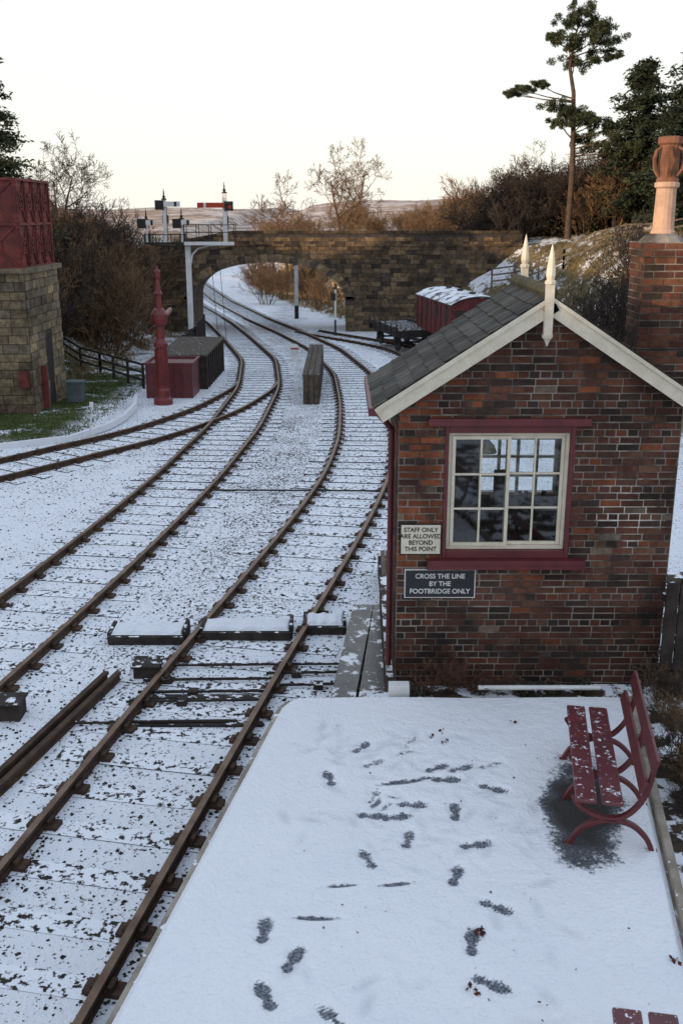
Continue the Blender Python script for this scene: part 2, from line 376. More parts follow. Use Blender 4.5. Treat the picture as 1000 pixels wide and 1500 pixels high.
mb.fbox((-.13,10.35,-.16),(.58,0,0),(.3,3.1,0),(0,0,.40),1)
simple('boarded_crossing_slab',mb,[m_wet,m_timber],bevel=.01)
mb=MB()
for q in range(4): mb.fbox((.62+q*.085,14.0,.18),(.075,0,0),(.05,2.2,0),(0,0,.05))
mb.box(.62,.95,13.98,16.1,-.16,.17,1)
simple('plank_step',mb,[m_plank,m_timber])
mb=MB(); mb.box(-1.28,-.74,33,41,-.4,.62,0)
for q in range(3): mb.box(-1.30+q*.19,-1.13+q*.19,32.95,41.05,.62,.68,1)
for q in range(3): mb.box(-1.27+q*.18,-1.11+q*.18,32.95,33,-.35,.62,1)
simple('timber_ramp',mb,[m_timber,m_plankd])

# ---------------------------------------------------------------- platform
Ls=.198
def Lx(y): return -.612+Ls*(y-9.51)
def Rx(y): return 2.40+.167*(y-5.85)
plat=empty('platform')
mb=MB()
def arcL(y,r=.24):
    t=np.clip((y-(9.5-r))/r,0,1); return r*(1-np.sqrt(1-t*t*.999))
ys=[-2,0,2,4,6,8,9.1]+list(np.linspace(9.24,9.5,9))
def strip(zb,zt,inset,mat):
    L=[(Lx(y)+arcL(y)+inset,y) for y in ys]; R=[(Rx(y),y) for y in ys][::-1]
    poly=L+R; n=len(poly)
    vs=[(p[0],p[1],zb) for p in poly]+[(p[0],p[1],zt) for p in poly]
    fs=[(k,(k+1)%n,n+(k+1)%n,n+k) for k in range(n)]+[tuple(range(n,2*n))]
    mb.add(vs,fs,mat,(.2,.12,.09))
strip(-.2,.78,.10,0); strip(.78,.865,0,1)
mb.build('platform_body',[m_brick,m_concrete],plat)
m_plat,T,b=newmat('platform_snow')
tc=T.n('ShaderNodeTexCoord').outputs['Object']
ml=T.n('ShaderNodeSeparateColor'); T.set(ml.inputs[0],T.n('ShaderNodeAttribute',attribute_name='Col').outputs['Color'])
nn=T.noise(tc,26,5,.7)
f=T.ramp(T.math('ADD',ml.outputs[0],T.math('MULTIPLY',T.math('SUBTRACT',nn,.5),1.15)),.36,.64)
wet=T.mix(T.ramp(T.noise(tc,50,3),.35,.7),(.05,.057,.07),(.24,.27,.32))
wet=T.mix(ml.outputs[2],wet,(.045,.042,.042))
sc=T.mix(T.noise(tc,1.6,4),(.74,.77,.83),(.85,.87,.90))
sc=T.mix(ml.outputs[1],sc,(.45,.48,.54))
T.set(b.inputs['Base Color'],T.mix(f,sc,wet)); b.inputs['Roughness'].default_value=.6
b.inputs['Specular IOR Level'].default_value=.3
bn=T.n('ShaderNodeBump'); bn.inputs['Strength'].default_value=1.0; bn.inputs['Distance'].default_value=.018
T.set(bn.inputs['Height'],T.math('ADD',T.noise(tc,35,4),T.math('MULTIPLY',T.noise(tc,8,3),1.6))); T.set(b.inputs['Normal'],bn.outputs[0])
na,nb=330,500
yy=np.linspace(3.4,9.49,nb); ss=np.linspace(0,1,na)
Yg,Sg=np.meshgrid(yy,ss,indexing='ij')
Lg=Lx(Yg)+arcL(Yg)+.045; Rg=Rx(Yg)-.02; Xg=Lg+(Rg-Lg)*Sg
melt=np.zeros_like(Xg); scuff=np.zeros_like(Xg); dep=np.zeros_like(Xg); bare=np.zeros_like(Xg)
FP=[(-.547,5.92,75,1),(-.326,5.63,55,1),(-.496,5.30,105,1),(-.11,7.91,95,.9),(.195,8.45,40,.8),(.303,8.155,25,.65),(.657,8.55,50,.55),
(.286,7.63,60,.6),(.26,7.32,-15,.9),(.46,7.30,0,.9),(.616,7.48,-15,.85),(.963,7.38,75,.9),(.543,6.99,65,.8),(.204,6.73,100,.8),(1.084,6.92,0,.9),
(.881,6.53,60,.9),(1.341,7.74,-35,.9),(1.376,8.14,10,.6),(.945,7.88,-10,1),(.877,8.08,20,.85),(1.096,8.08,15,.8),(1.133,6.16,-40,.9),(.91,5.80,70,1),(.99,5.40,-40,.95),(-.06,5.11,120,.8)]
for (fx,fy,an,st) in FP:
    a=math.radians(an); u=(Xg-fx)*math.cos(a)+(Yg-fy)*math.sin(a); v=-(Xg-fx)*math.sin(a)+(Yg-fy)*math.cos(a)
    v=v-.018*np.sin(u*11)
    sole=1.35-np.sqrt(((u-.045)/.098)**2+((v)/.062)**2)*.9; heel=1.35-np.sqrt(((u+.085)/.058)**2+(v/.052)**2)*.9
    arch_=1.15-np.sqrt(((u+.03)/.07)**2+(v/.04)**2)*.8
    g=np.clip(np.maximum(np.maximum(sole,heel),arch_),0,1); melt=np.maximum(melt,g*st*(.86+.14*np.sin(u*230))); dep=np.maximum(dep,np.clip(g*1.5,0,1))
for (fx,fy,an,ln,wd,st) in [(.413,6.41,8,.15,.03,.8),(0,6.40,5,.16,.026,.75),(-.187,6.04,-2,.19,.028,.9),(.549,7.83,12,.26,.045,.8),(.38,7.45,50,.12,.04,.55),(.75,7.9,10,.14,.04,.65),(.30,7.5,60,.12,.045,.65),(.6,8.35,30,.18,.05,.5),(.45,7.6,-25,.12,.04,.5)]:
    a=math.radians(an); u=(Xg-fx)*math.cos(a)+(Yg-fy)*math.sin(a); v=-(Xg-fx)*math.sin(a)+(Yg-fy)*math.cos(a)
    g=np.clip(1.3-np.sqrt((u/ln)**2+(v/wd)**2)*.9,0,1); melt=np.maximum(melt,g*st); dep=np.maximum(dep,g)
for q in range(130):
    fx=rng.uniform(-.6,2.0) if q<80 else rng.uniform(-.1,1.4); fy=rng.uniform(4.2,8.9) if q<80 else rng.uniform(7.2,8.9); a=rng.uniform(0,3.14); u=(Xg-fx)*math.cos(a)+(Yg-fy)*math.sin(a); v=-(Xg-fx)*math.sin(a)+(Yg-fy)*math.cos(a)
    g=np.clip(1.2-np.sqrt((u/.13)**2+(v/.05)**2),0,1); dep=np.maximum(dep,g*.7); scuff=np.maximum(scuff,g*rng.uniform(.05,.45))
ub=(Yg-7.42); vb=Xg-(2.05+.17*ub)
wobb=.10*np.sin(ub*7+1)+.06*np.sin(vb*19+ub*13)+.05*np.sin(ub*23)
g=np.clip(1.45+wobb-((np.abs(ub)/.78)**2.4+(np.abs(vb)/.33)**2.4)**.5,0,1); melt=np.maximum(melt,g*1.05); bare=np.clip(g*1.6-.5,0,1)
Zg=.905+.006*np.sin(Xg*3.1+Yg*2)*np.sin(Yg*2.2)+.0018*np.sin(Xg*70)*np.sin(Yg*70)*np.exp(-((Xg-Lg)/.9)**2)-.014*dep-.010*np.clip(melt,0,1)
e=np.minimum(np.minimum((Xg-Lg),(Rg-Xg)),9.49-Yg); Zg=Zg-.035*(1-sst(e/.05))
V=np.stack([Xg.ravel(),Yg.ravel(),Zg.ravel()],1)
i,j=np.meshgrid(np.arange(na-1),np.arange(nb-1)); a=(j*na+i).ravel(); F=np.stack([a,a+1,a+na+1,a+na],1)
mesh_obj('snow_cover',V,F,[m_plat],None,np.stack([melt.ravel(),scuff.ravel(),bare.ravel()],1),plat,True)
mb=MB(); mb.add([(Lx(-2)+.05,-2,.9),(Rx(-2),-2,.9),(Rx(3.41),3.41,.902),(Lx(3.41)+.05,3.41,.902)],[(0,1,2,3)]); mb.build('snow_cover_rear',[m_snow],plat)
mb=MB()
mb.add([(Rx(-2)+.06,-2,.80),(9,-2,.9),(9,9.6,.9),(Rx(9.6)+.06,9.6,.80)],[(0,1,2,3)])
mb.add([(-.0,9.52,.78),(9,9.52,.86),(9,13.5,.86),(.55,13.5,.78),(.5,9.9,.78)],[(0,1,2,3,4)])
mb.add([(.0,9.52,.78),(.5,9.9,.78),(.55,13.5,.78),(.55,13.5,-.2),(.5,9.9,-.2),(0,9.52,-.2)],[(0,1,4,5),(1,2,3,4)])
mb.add([(9,-2,.9),(9,-2,-.3),(9,13.5,-.3),(9,13.5,.86)],[(0,1,2,3)])
mb.add([(9,13.5,.86),(.55,13.5,.78),(.55,13.5,-.3),(9,13.5,-.3)],[(0,1,2,3)])
bed=M('bed_soil',(.07,.05,.035),(.03,.025,.02),scale=6,rough=1,bump=.3,snow=.50,snowscale=3)
mb.build('flower_bed',[bed])
mb=MB(); mb.fbox((Rx(-2),-2,.8),(.07,0,0),(Rx(9.5)-Rx(-2),11.5,0),(0,0,.135)); simple('edging_kerb',mb,[m_concrete],bevel=.01)

# ---------------------------------------------------------------- hut
hut=empty('brick_station_hut')
HX0,HX1,HY0,HY1=.585,3.455,9.96,11.65; CX=2.02; ZB=.75; ZE=3.97; TAN=.652
def roofz(x): return 4.97-abs(x-CX)*TAN
def brickcol(cx,cz,X=None):
    r=random.random()
    x=cx+HX0; z=cz+ZB
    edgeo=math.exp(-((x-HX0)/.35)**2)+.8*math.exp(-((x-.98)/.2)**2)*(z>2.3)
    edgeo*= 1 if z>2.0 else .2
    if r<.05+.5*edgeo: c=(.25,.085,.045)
    elif r<.42: c=(.155,.066,.046)
    elif r<.72: c=(.11,.054,.041)
    elif r<.92: c=(.065,.042,.037)
    elif r<.985: c=(.175,.095,.062)
    else: c=(.22,.17,.13)
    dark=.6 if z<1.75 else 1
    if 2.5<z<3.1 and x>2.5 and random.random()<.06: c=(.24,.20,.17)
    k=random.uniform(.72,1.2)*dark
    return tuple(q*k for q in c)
WX0,WX1,WZ0,WZ1=1.07,2.37,2.30,3.69
mb=MB()
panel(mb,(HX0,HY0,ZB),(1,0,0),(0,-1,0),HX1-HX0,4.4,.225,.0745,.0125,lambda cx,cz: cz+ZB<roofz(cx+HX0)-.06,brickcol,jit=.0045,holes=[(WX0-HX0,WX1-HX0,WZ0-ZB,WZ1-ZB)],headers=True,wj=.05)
panel(mb,(HX0,HY1,ZB),(0,-1,0),(-1,0,0),HY1-HY0,3.2,.225,.0745,.013,None,lambda a,b_:brickcol(1,b_))
mb.build('brickwork',[m_brick],hut,bevel=.003)
mb=MB()
def corewall(y0,y1,hx0,hx1,hz0,hz1):
    mb.box(HX0,hx0,y0,y1,ZB,ZE-.25); mb.box(hx1,HX1,y0,y1,ZB,ZE-.25)
    mb.box(hx0,hx1,y0,y1,ZB,hz0); mb.box(hx0,hx1,y0,y1,hz1,ZE-.25)
    vs=[(HX0,y0,ZE-.25),(HX1,y0,ZE-.25),(HX1,y0,roofz(HX1)-.03),(CX,y0,4.93),(HX0,y0,roofz(HX0)-.03)]
    vs+=[(a_,y1,c_) for a_,_,c_ in vs]
    mb.add(vs,[(0,1,2,3,4),(9,8,7,6,5),(0,5,6,1),(1,6,7,2),(2,7,8,3),(3,8,9,4),(4,9,5,0)])
corewall(HY0,HY0+.2,WX0,WX1,WZ0,WZ1)
BWX0,BWX1,BWZ0,BWZ1=1.62,2.55,2.55,3.25
corewall(HY1-.2,HY1,BWX0,BWX1,BWZ0,BWZ1)
mb.box(HX0,HX0+.2,HY0+.2,HY1-.2,ZB,ZE-.1); mb.box(HX1-.2,HX1,HY0+.2,HY1-.2,ZB,ZE-.1)
mb.build('walls',[m_mortar],hut)
mb=MB()
mb.box(HX0+.2,HX1-.2,HY0+.2,HY1-.2,ZB,ZB+.1,1)
mb.box(HX0+.2,HX0+.215,HY0+.2,HY1-.2,ZB+.1,3.8); mb.box(HX1-.215,HX1-.2,HY0+.2,HY1-.2,ZB+.1,3.8)
mb.box(HX0+.215,BWX0,HY1-.215,HY1-.2,ZB+.1,3.8); mb.box(BWX1,HX1-.215,HY1-.215,HY1-.2,ZB+.1,3.8)
mb.box(BWX0,BWX1,HY1-.215,HY1-.2,ZB+.1,BWZ0); mb.box(BWX0,BWX1,HY1-.215,HY1-.2,BWZ1,3.8); mb.box(HX0+.2,HX1-.2,HY0+.2,HY1-.2,3.8,3.83)
for cx in(1.35,1.95,2.15):
    mb.beam((cx-.15,10.8,1.9),(cx+.15,10.9,2.75),.035,.035,1); mb.beam((cx+.17,10.8,1.9),(cx-.13,10.9,2.75),.035,.035,1)
mb.box(1.2,2.3,10.6,11.1,2.38,2.43,1); mb.box(1.15,1.45,10.9,11.0,2.43,2.9,2); mb.box(1.75,1.9,11.0,11.1,2.43,2.95,1)
mb.tube((1.62,10.9,3.35),(1.62,10.9,3.8),.008,.008,5,1); mb.lathe((1.62,10.9,3.2),[(.12,0),(.09,.08),(.02,.15)],10,3)
for k in range(5): mb.box(BWX0+k*.2235,BWX0+.035+k*.2235,HY1-.2,HY1-.15,BWZ0,BWZ1,3)
for z in(BWZ0,BWZ0+.22,BWZ0+.45,BWZ1-.03): mb.box(BWX0,BWX1,HY1-.197,HY1-.153,z,z+.03,3)
mb.build('interior',[m_inwall,m_dark,m_greybox,m_cream],hut)
mb=MB()
yF=HY0+.035
fx0,fx1,fz0,fz1=1.10,2.34,2.36,3.62
w=.035
mb.box(fx0,fx1,yF,yF+.06,fz1-w,fz1); mb.box(fx0,fx1,yF,yF+.06,fz0,fz0+w)
mb.box(fx0,fx0+w,yF,yF+.06,fz0+w,fz1-w); mb.box(fx1-w,fx1,yF,yF+.06,fz0+w,fz1-w)
xm=(fx0+fx1)/2
def sash(x0,x1,y):
    s=.036
    z0,z1=fz0+w+.003,fz1-w-.003
    mb.box(x0,x0+s,y,y+.04,z0,z1); mb.box(x1-s,x1,y,y+.04,z0,z1); mb.box(x0+s,x1-s,y,y+.04,z0,z0+s); mb.box(x0+s,x1-s,y,y+.04,z1-s,z1)
    c=(x0+x1)/2; mb.box(c-.011,c+.011,y+.008,y+.032,z0+s,z1-s)
    for k in(1,2):
        zz=z0+s+(z1-z0-2*s)*k/3; mb.box(x0+s,c-.011,y+.008,y+.032,zz-.011,zz+.011); mb.box(c+.011,x1-s,y+.008,y+.032,zz-.011,zz+.011)
sash(fx0+w+.002,xm+.02,yF-.012); sash(xm-.02,fx1-w-.002,yF+.032)
mb.build('window_frame',[m_cream],hut,bevel=.003)
mb=MB(); mb.add([(fx0+w,yF+.010,fz0+w),(xm,yF+.010,fz0+w),(xm,yF+.013,fz1-w),(fx0+w,yF+.010,fz1-w)],[(0,1,2,3)])
mb.add([(xm,yF+.052,fz0+w),(fx1-w,yF+.050,fz0+w),(fx1-w,yF+.052,fz1-w),(xm,yF+.052,fz1-w)],[(0,1,2,3)])
mb.build('window_glass',[m_glass],hut)
mb=MB()
mb.box(.88,2.53,HY0-.06,HY0+.05,3.70,3.775); mb.box(.90,2.56,HY0-.10,HY0+.08,2.17,2.27); mb.box(.92,2.54,HY0-.115,HY0-.1,2.225,2.272)
mb.box(1.06,1.098,HY0-.02,HY0+.12,2.272,3.70); mb.box(2.342,2.385,HY0-.02,HY0+.12,2.272,3.70)
mb.box(1.1,2.34,HY0-.02,HY0+.12,3.622,3.70); mb.box(1.1,2.34,HY0-.02,HY0+.12,2.272,2.358)
mb.build('window_surround',[m_red],hut,bevel=.004)
mb=MB()
RY0,RY1=9.80,11.85; ex=1.69
for sgn in(-1,1):
    d=Vector((sgn*1,0,-TAN)).normalized(); nrm=Vector((sgn*TAN,0,1)).normalized()
    L=ex*math.sqrt(1+TAN*TAN); nrow=12; rr=L/nrow
    mb.fbox(Vector((CX,RY0+.02,4.96)),d*L,(0,RY1-RY0-.04,0),nrm*.03,0,(.6,.6,.6))
    for k in range(nrow):
        y=RY0-(.11 if k%2 else 0)
        while y<RY1:
            y0=max(y,RY0);y1=min(y+.215,RY1)
            if y1-y0>.04:
                g=random.uniform(.5,1.6); c=(g*random.uniform(.97,1.2),g,g*random.uniform(.8,1.0))
                o=Vector((CX,y0+.002,5.0))+d*(k*rr)+nrm*(-.002+random.uniform(0,.004))
                mb.fbox(o,d*(rr*1.12+random.uniform(-.008,.008))+nrm*.014,(0,y1-y0-.006,0),nrm*.011,0,c)
            y+=.22
mb.tube((CX,RY0,5.03),(CX,RY1,5.03),.07,.07,8,1)
mb.build('roof_slates',[m_slate,M('ridge_moss',(.10,.09,.05),(.05,.05,.035),scale=8,rough=1,bump=.3)],hut)
mb=MB()
for yb in(RY0-.045,RY1+.005):
    for sgn in(-1,1):
        d=Vector((sgn*1,0,-TAN)); nrm=Vector((sgn*TAN,0,1)).normalized()
        mb.fbox(Vector((CX,yb,4.995))-nrm*.15,d*ex,(0,.04,0),nrm*.155)
        mb.fbox(Vector((CX,yb-.018,4.995))-nrm*.03,d*ex,(0,.018,0),nrm*.035)
def finial(x,y,z):
    mb.box(x-.04,x+.04,y-.06,y+.0,z-.36,z+.12)
    mb.lathe((x,y-.03,z-.36),[(.001,-.12),(.03,-.05),(.05,-.03),(.055,0)],8)
    mb.lathe((x,y-.03,z+.12),[(.055,0),(.055,.025),(.036,.04),(.047,.08),(.043,.14),(.027,.25),(.010,.34),(.001,.37)],8)
finial(CX-.03,RY0-.047,5.0); finial(CX+.1,RY1+.045,5.05)
mb.build('bargeboards_and_finials',[m_cream],hut,bevel=.004)
mb=MB()
mb.box(CX-ex-.06,CX-ex+.03,RY0-.03,RY1+.03,3.83,3.91)
mb.box(CX+ex-.03,CX+ex+.06,RY0-.03,RY1+.03,3.83,3.91)
mb.tube((CX-ex,RY0+.3,3.85),(HX0-.06,RY0+.45,3.6),.032,.032,8); mb.tube((HX0-.06,RY0+.45,3.6),(HX0-.06,RY0+.45,.9),.032,.032,8)
mb.box(CX-ex+.03,HX0,RY0+.01,RY1-.01,3.84,3.86)
mb.build('gutter_and_downpipe',[m_red],hut)
def text(body,size,x,z,y,mat,parent,sp=1.0,off=.0008):
    cu=bpy.data.curves.new('lettering','FONT'); cu.body=body; cu.size=size; cu.align_x='CENTER'; cu.align_y='CENTER'; cu.space_line=sp; cu.extrude=.001; cu.offset=off
    o=bpy.data.objects.new('lettering',cu); COL.objects.link(o); o.rotation_euler=(math.pi/2,0,0); o.location=(x,y,z); o.scale=(.93,1,1); cu.materials.append(mat); o.parent=parent
s1=MB(); s1.box(.625,1.035,HY0-.035,HY0-.012,2.33,2.645); s1.box(.612,1.048,HY0-.028,HY0-.011,2.317,2.658,1); o1=s1.build('staff_only_sign',[m_cream,m_dark])
text('STAFF ONLY\nARE ALLOWED\nBEYOND\nTHIS POINT',.068,.83,2.487,HY0-.037,m_dark,o1,1.03,.0012)
s2=MB(); s2.box(.68,1.41,HY0-.03,HY0-.012,1.84,2.14,0); s2.box(.668,1.422,HY0-.024,HY0-.010,1.828,2.152,1); o2=s2.build('footbridge_sign',[m_signblack,m_white])
text('CROSS THE LINE\nBY THE\nFOOTBRIDGE ONLY',.076,1.045,1.99,HY0-.032,m_white,o2,1.12,.0012)
mb=MB()
KX0,KX1,KY0,KY1=3.24,3.78,11.0,11.5
def chcol(a,b_):
    c=random.choice([(.15,.06,.042),(.11,.048,.038),(.06,.04,.034),(.18,.08,.05)]); k=random.uniform(.7,1.15); return tuple(q*k for q in c)
def stack(x0,x1,y0,y1,z0,z1):
    mb.box(x0,x1,y0,y1,z0,z1,1)
    panel(mb,(x0,y0,z0),(1,0,0),(0,-1,0),x1-x0,z1-z0,.225,.0745,.013,None,chcol)
    panel(mb,(x0,y1,z0),(0,-1,0),(-1,0,0),y1-y0,z1-z0,.225,.0745,.013,None,chcol)
stack(KX0-.02,KX1+.03,KY0-.03,KY1+.03,ZB,4.35); stack(KX0,KX1,KY0,KY1,4.35,5.32); stack(KX0-.02,KX1+.03,KY0-.03,KY1+.03,5.32,5.47)
kx=(KX0+KX1)/2-.02; ky=(KY0+KY1)/2
mb.lathe((kx,ky,5.47),[(.26,0),(.2,.06),(.13,.09)],12,1)
mb.lathe((kx,ky,5.50),[(.14,0),(.13,.08),(.115,.1),(.105,.52),(.13,.54),(.13,.58),(.10,.60)],16,3)
mb.lathe((kx,ky,6.08),[(.11,0),(.12,.02),(.105,.06),(.105,.38),(.13,.40),(.13,.46),(.09,.47),(.09,.40)],16,2)
for t in range(6):
    a=t*math.pi/3+.3; c,s_=math.cos(a),math.sin(a)
    pp=[(.10,.36),(.155,.33),(.175,.24),(.16,.14),(.11,.07)]
    for q in range(4): mb.beam((kx+pp[q][0]*c,ky+pp[q][0]*s_,6.08+pp[q][1]),(kx+pp[q+1][0]*c,ky+pp[q+1][0]*s_,6.08+pp[q+1][1]),.03,.02,2)
mb.build('chimney',[m_brick,m_mortar,m_terra,m_potcream],hut)
mb=MB(); mb.tube((1.45,9.62,.93),(2.75,9.62,.93),.028,.028,8); mb.box(.5,.72,9.55,9.68,.84,.98); simple('snowy_pipe',mb,[m_white],bevel=.006)
mb=MB()
for q in range(5): mb.box(3.36+q*.14,3.485+q*.14,9.62,9.65,.8,2.12+.03*(q%2))
mb.box(3.34,4.2,9.65,9.7,1.9,1.98);mb.box(3.34,4.2,9.65,9.7,1.1,1.18)
simple('timber_fence_panel',mb,[m_timber])

# ---------------------------------------------------------------- bench
def bench(loc,ang):
    root=empty('park_bench',loc); root.rotation_euler=(0,0,ang)
    mb=MB(); L=1.6
    def arc(pts,y,w=.05,t=.038):
        P=[]; n=len(pts)
        for i in range(n-1):
            p0=Vector(pts[max(i-1,0)]);p1=Vector(pts[i]);p2=Vector(pts[i+1]);p3=Vector(pts[min(i+2,n-1)])
            for k in range(6):
                s=k/6; P.append(.5*((2*p1)+(p2-p0)*s+(2*p0-5*p1+4*p2-p3)*s*s+(3*p1-p0-3*p2+p3)*s**3))
        P.append(Vector(pts[-1]))
        mb.sweep([(p.x,y,p.y) for p in P],[(-w/2,-t/2),(w/2,-t/2),(w/2,t/2),(-w/2,t/2)],side=(0,1,0))
    for y in(.12,.78,1.42):
        arc([(-.02,0),(.06,.14),(.2,.235),(.33,.25),(.46,.22),(.57,.12),(.63,0)],y)
        arc([(-.01,.43),(.06,.34),(.2,.275),(.34,.27),(.46,.36),(.55,.54),(.60,.86)],y)
        mb.box(-.05,.02,y-.025,y+.025,0,.015); mb.box(.60,.67,y-.025,y+.025,0,.015)
    mb.build('cast_iron_frames',[m_red],root,bevel=.006)
    mb=MB()
    for u in(.0,.20): mb.box(u,u+.165,0,L,.445,.48)
    mb.build('seat',[m_redsnow],root,bevel=.012)
    mb=MB()
    mb.fbox((.47,0,.58),(.032,0,-.012),(0,L,0),(.035,0,.10)); mb.fbox((.545,0,.76),(.032,0,-.01),(0,L,0),(.03,0,.12))
    mb.build('backrest',[m_red],root,bevel=.008)
bench((1.83,6.82,.89),-.17)
bench((1.56-.27,4.72-1.6,.89),-.17)

def leafquads(c,r,n,size,stretch=2.0,flat=1.0):
    p=rng.normal(0,1,(n,3)); p/=np.linalg.norm(p,axis=1)[:,None]; rad=rng.uniform(0,1,n)**.4
    p=p*rad[:,None]*np.array(r)+np.array(c)
    a=rng.normal(0,1,(n,3)); a[:,2]*=flat; a/=np.linalg.norm(a,axis=1)[:,None]
    b_=np.cross(a,rng.normal(0,1,(n,3))); b_/=np.linalg.norm(b_,axis=1)[:,None]
    s=size*rng.uniform(.6,1.4,(n,1))
    V=np.stack([p-a*s*stretch/2,p+b_*s/2,p+a*s*stretch/2,p-b_*s/2],1)
    return V.reshape(-1,3)
def quadF(nv): return np.arange(nv).reshape(-1,4)
vs=[leafquads((x,y,.915),(.05,.05,.02),n,.028,1.4) for x,y,n in((.97,5.88,16),(.86,5.33,9),(.98,8.5,5),(.85,8.62,5),(2.25,5.6,6),(.98,8.72,4),(1.7,8.9,2),(1.3,5.2,2))]
vs+=[leafquads((rng.uniform(-.5,2.2),rng.uniform(4.6,9.2),.912),(.02,.02,.005),1,.014,1.4) for _ in range(60)]
V=np.concatenate(vs); mesh_obj('dead_leaves',V,quadF(len(V)),[m_deadleaf])

# ---------------------------------------------------------------- road bridge
br=empty('stone_road_bridge')
BY0,BY1=60.,65.; AC,AW=-4.3,4.55; SP,RISE=.95,2.15
def arch(x,k=0):
    u=(x-AC)/(AW+k)
    return -9 if abs(u)>=1 else SP+(RISE+k)*math.sqrt(1-u*u)
def btop(x): return 4.72 if x>-6.4 else 4.72-1.25*((-6.4-x)/7.0)
def stcol(lo,hi):
    def f(cx,cz):
        k=random.uniform(lo,hi)*.95; c=random.choice([(.27,.195,.125),(.22,.165,.11),(.30,.225,.145),(.16,.125,.095),(.11,.09,.075)])
        return tuple(q*k for q in c)
    return f
mb=MB()
bx0,bx1=-14.0,10.5
def keepb(cx,cz):
    x=cx+bx0; z=cz-2
    if z>btop(x)-.12: return False
    if abs(x-AC)<AW+.25:
        if z<SP: return False
        if z<arch(x,.35): return False
    return True
panel(mb,(bx0,BY0,-2),(1,0,0),(0,-1,0),bx1-bx0,6.9,.5,.25,.02,keepb,stcol(.5,1.0),proud=.02,jit=.018,rowj=.12,wj=.3)
xs=np.linspace(bx0,bx1,180)
for q in range(len(xs)-1):
    a,b_=xs[q],xs[q+1]
    za=max(arch(a),-2) if abs(a-AC)<AW else -2; zb=max(arch(b_),-2) if abs(b_-AC)<AW else -2
    for y in(BY0,BY1): mb.add([(a,y,za),(b_,y,zb),(b_,y,btop(b_)),(a,y,btop(a))],[(0,1,2,3)],1)
    mb.add([(a,BY0,za),(b_,BY0,zb),(b_,BY1,zb),(a,BY1,za)],[(0,1,2,3)],2,(.20,.16,.13))
    for y0,y1 in((BY0,BY0+.4),(BY1-.4,BY1)): mb.add([(a,y0,btop(a)-.002),(b_,y0,btop(b_)-.002),(b_,y1,btop(b_)-.002),(a,y1,btop(a)-.002)],[(0,1,2,3)],1)
    mb.add([(a,BY0+.4,btop(a)-.9),(b_,BY0+.4,btop(b_)-.9),(b_,BY1-.4,btop(b_)-.9),(a,BY1-.4,btop(a)-.9)],[(0,1,2,3)],3)
    for y0 in(BY0+.4,BY1-.4): mb.add([(a,y0,btop(a)-.9),(b_,y0,btop(b_)-.9),(b_,y0,btop(b_)),(a,y0,btop(a))],[(0,1,2,3)],1)
for sx in(-1,1):
    x=AC+sx*AW; mb.add([(x,BY0,-2),(x,BY1,-2),(x,BY1,SP),(x,BY0,SP)],[(0,1,2,3)],2,(.22,.17,.13))
    for k in range(12):
        z=-1.6+k*.25
        if z<SP: mb.box(min(x,x+sx*.5),max(x,x+sx*.5),BY0-.06,BY0+.02,z,z+.235,0,stcol(.6,1)(0,0))
nv=34
for q in range(nv):
    t0=math.pi*q/nv; t1=math.pi*(q+.93)/nv; P=[]
    for t,k in((t0,0),(t1,0),(t1,.46),(t0,.46)): P.append((AC-(AW+k)*math.cos(t),SP+(RISE+k)*math.sin(t)))
    vs=[(x,BY0-.06,z) for x,z in P]+[(x,BY0+.05,z) for x,z in P]
    mb.add(vs,BF,0,stcol(.9,1.5)(0,0))
def course(dz,h,pr,lo,hi):
    x=bx0
    while x<bx1:
        w_=random.uniform(.7,1.0); a,b_=x,min(x+w_-.02,bx1); x+=w_
        c=stcol(lo,hi)(0,0)
        vs=[]
        for y in(BY0-pr,BY0+.42):
            vs+=[(a,y,btop(a)+dz),(b_,y,btop(b_)+dz),(b_,y,btop(b_)+dz+h),(a,y,btop(a)+dz+h)]
        mb.add(vs,BF,0,c)
course(0,.16,.07,.3,.55); course(-.72,.13,.09,.5,.8)
mb.build('masonry',[m_stone,m_joint,m_stone,m_snow],br)

# ---------------------------------------------------------------- water tower
wt=empty('water_tower')
mb=MB(); TX0,TX1,TY0,TY1=-14.2,-9.62,31.0,34.6
mb.box(TX0,TX1,TY0,TY1,-.8,4.05,1)
def tcol(cx,cz):
    c=random.choice([(.36,.29,.19),(.30,.24,.16),(.40,.32,.21),(.22,.18,.13),(.27,.23,.18)]); k=random.uniform(.8,1.25); return tuple(q*k for q in c)
panel(mb,(TX0,TY0,-.8),(1,0,0),(0,-1,0),TX1-TX0,4.85,.52,.27,.022,None,tcol,proud=.03,jit=.02,rowj=.1,wj=.35)
panel(mb,(TX1,TY0,-.8),(0,1,0),(1,0,0),TY1-TY0,4.85,.52,.27,.022,None,tcol,proud=.03,jit=.02,rowj=.1,wj=.35,holes=[(1.6,2.3,0,3.0)])
mb.box(TX0-.12,TX1+.16,TY0-.14,TY1+.12,4.05,4.2,0,(.28,.23,.17))
mb.box(TX1-.02,TX1+.012,TY0+1.6,TY0+2.3,-.4,2.0,2,(1,1,1))
mb.box(TX1+.05,TX1+.22,TY0+.7,TY0+.85,-.2,1.15,3); mb.box(TX1-.35,TX1-.1,TY0-.3,TY0-.04,.6,1.1,3)
mb.build('stone_base',[m_stone,m_joint,m_dark,m_tank],wt)
mb=MB(); kx0,kx1,ky0,ky1,kz0,kz1=-14.1,-9.72,31.1,34.5,4.2,6.78
mb.box(kx0,kx1,ky0,ky1,kz0,kz1-.02)
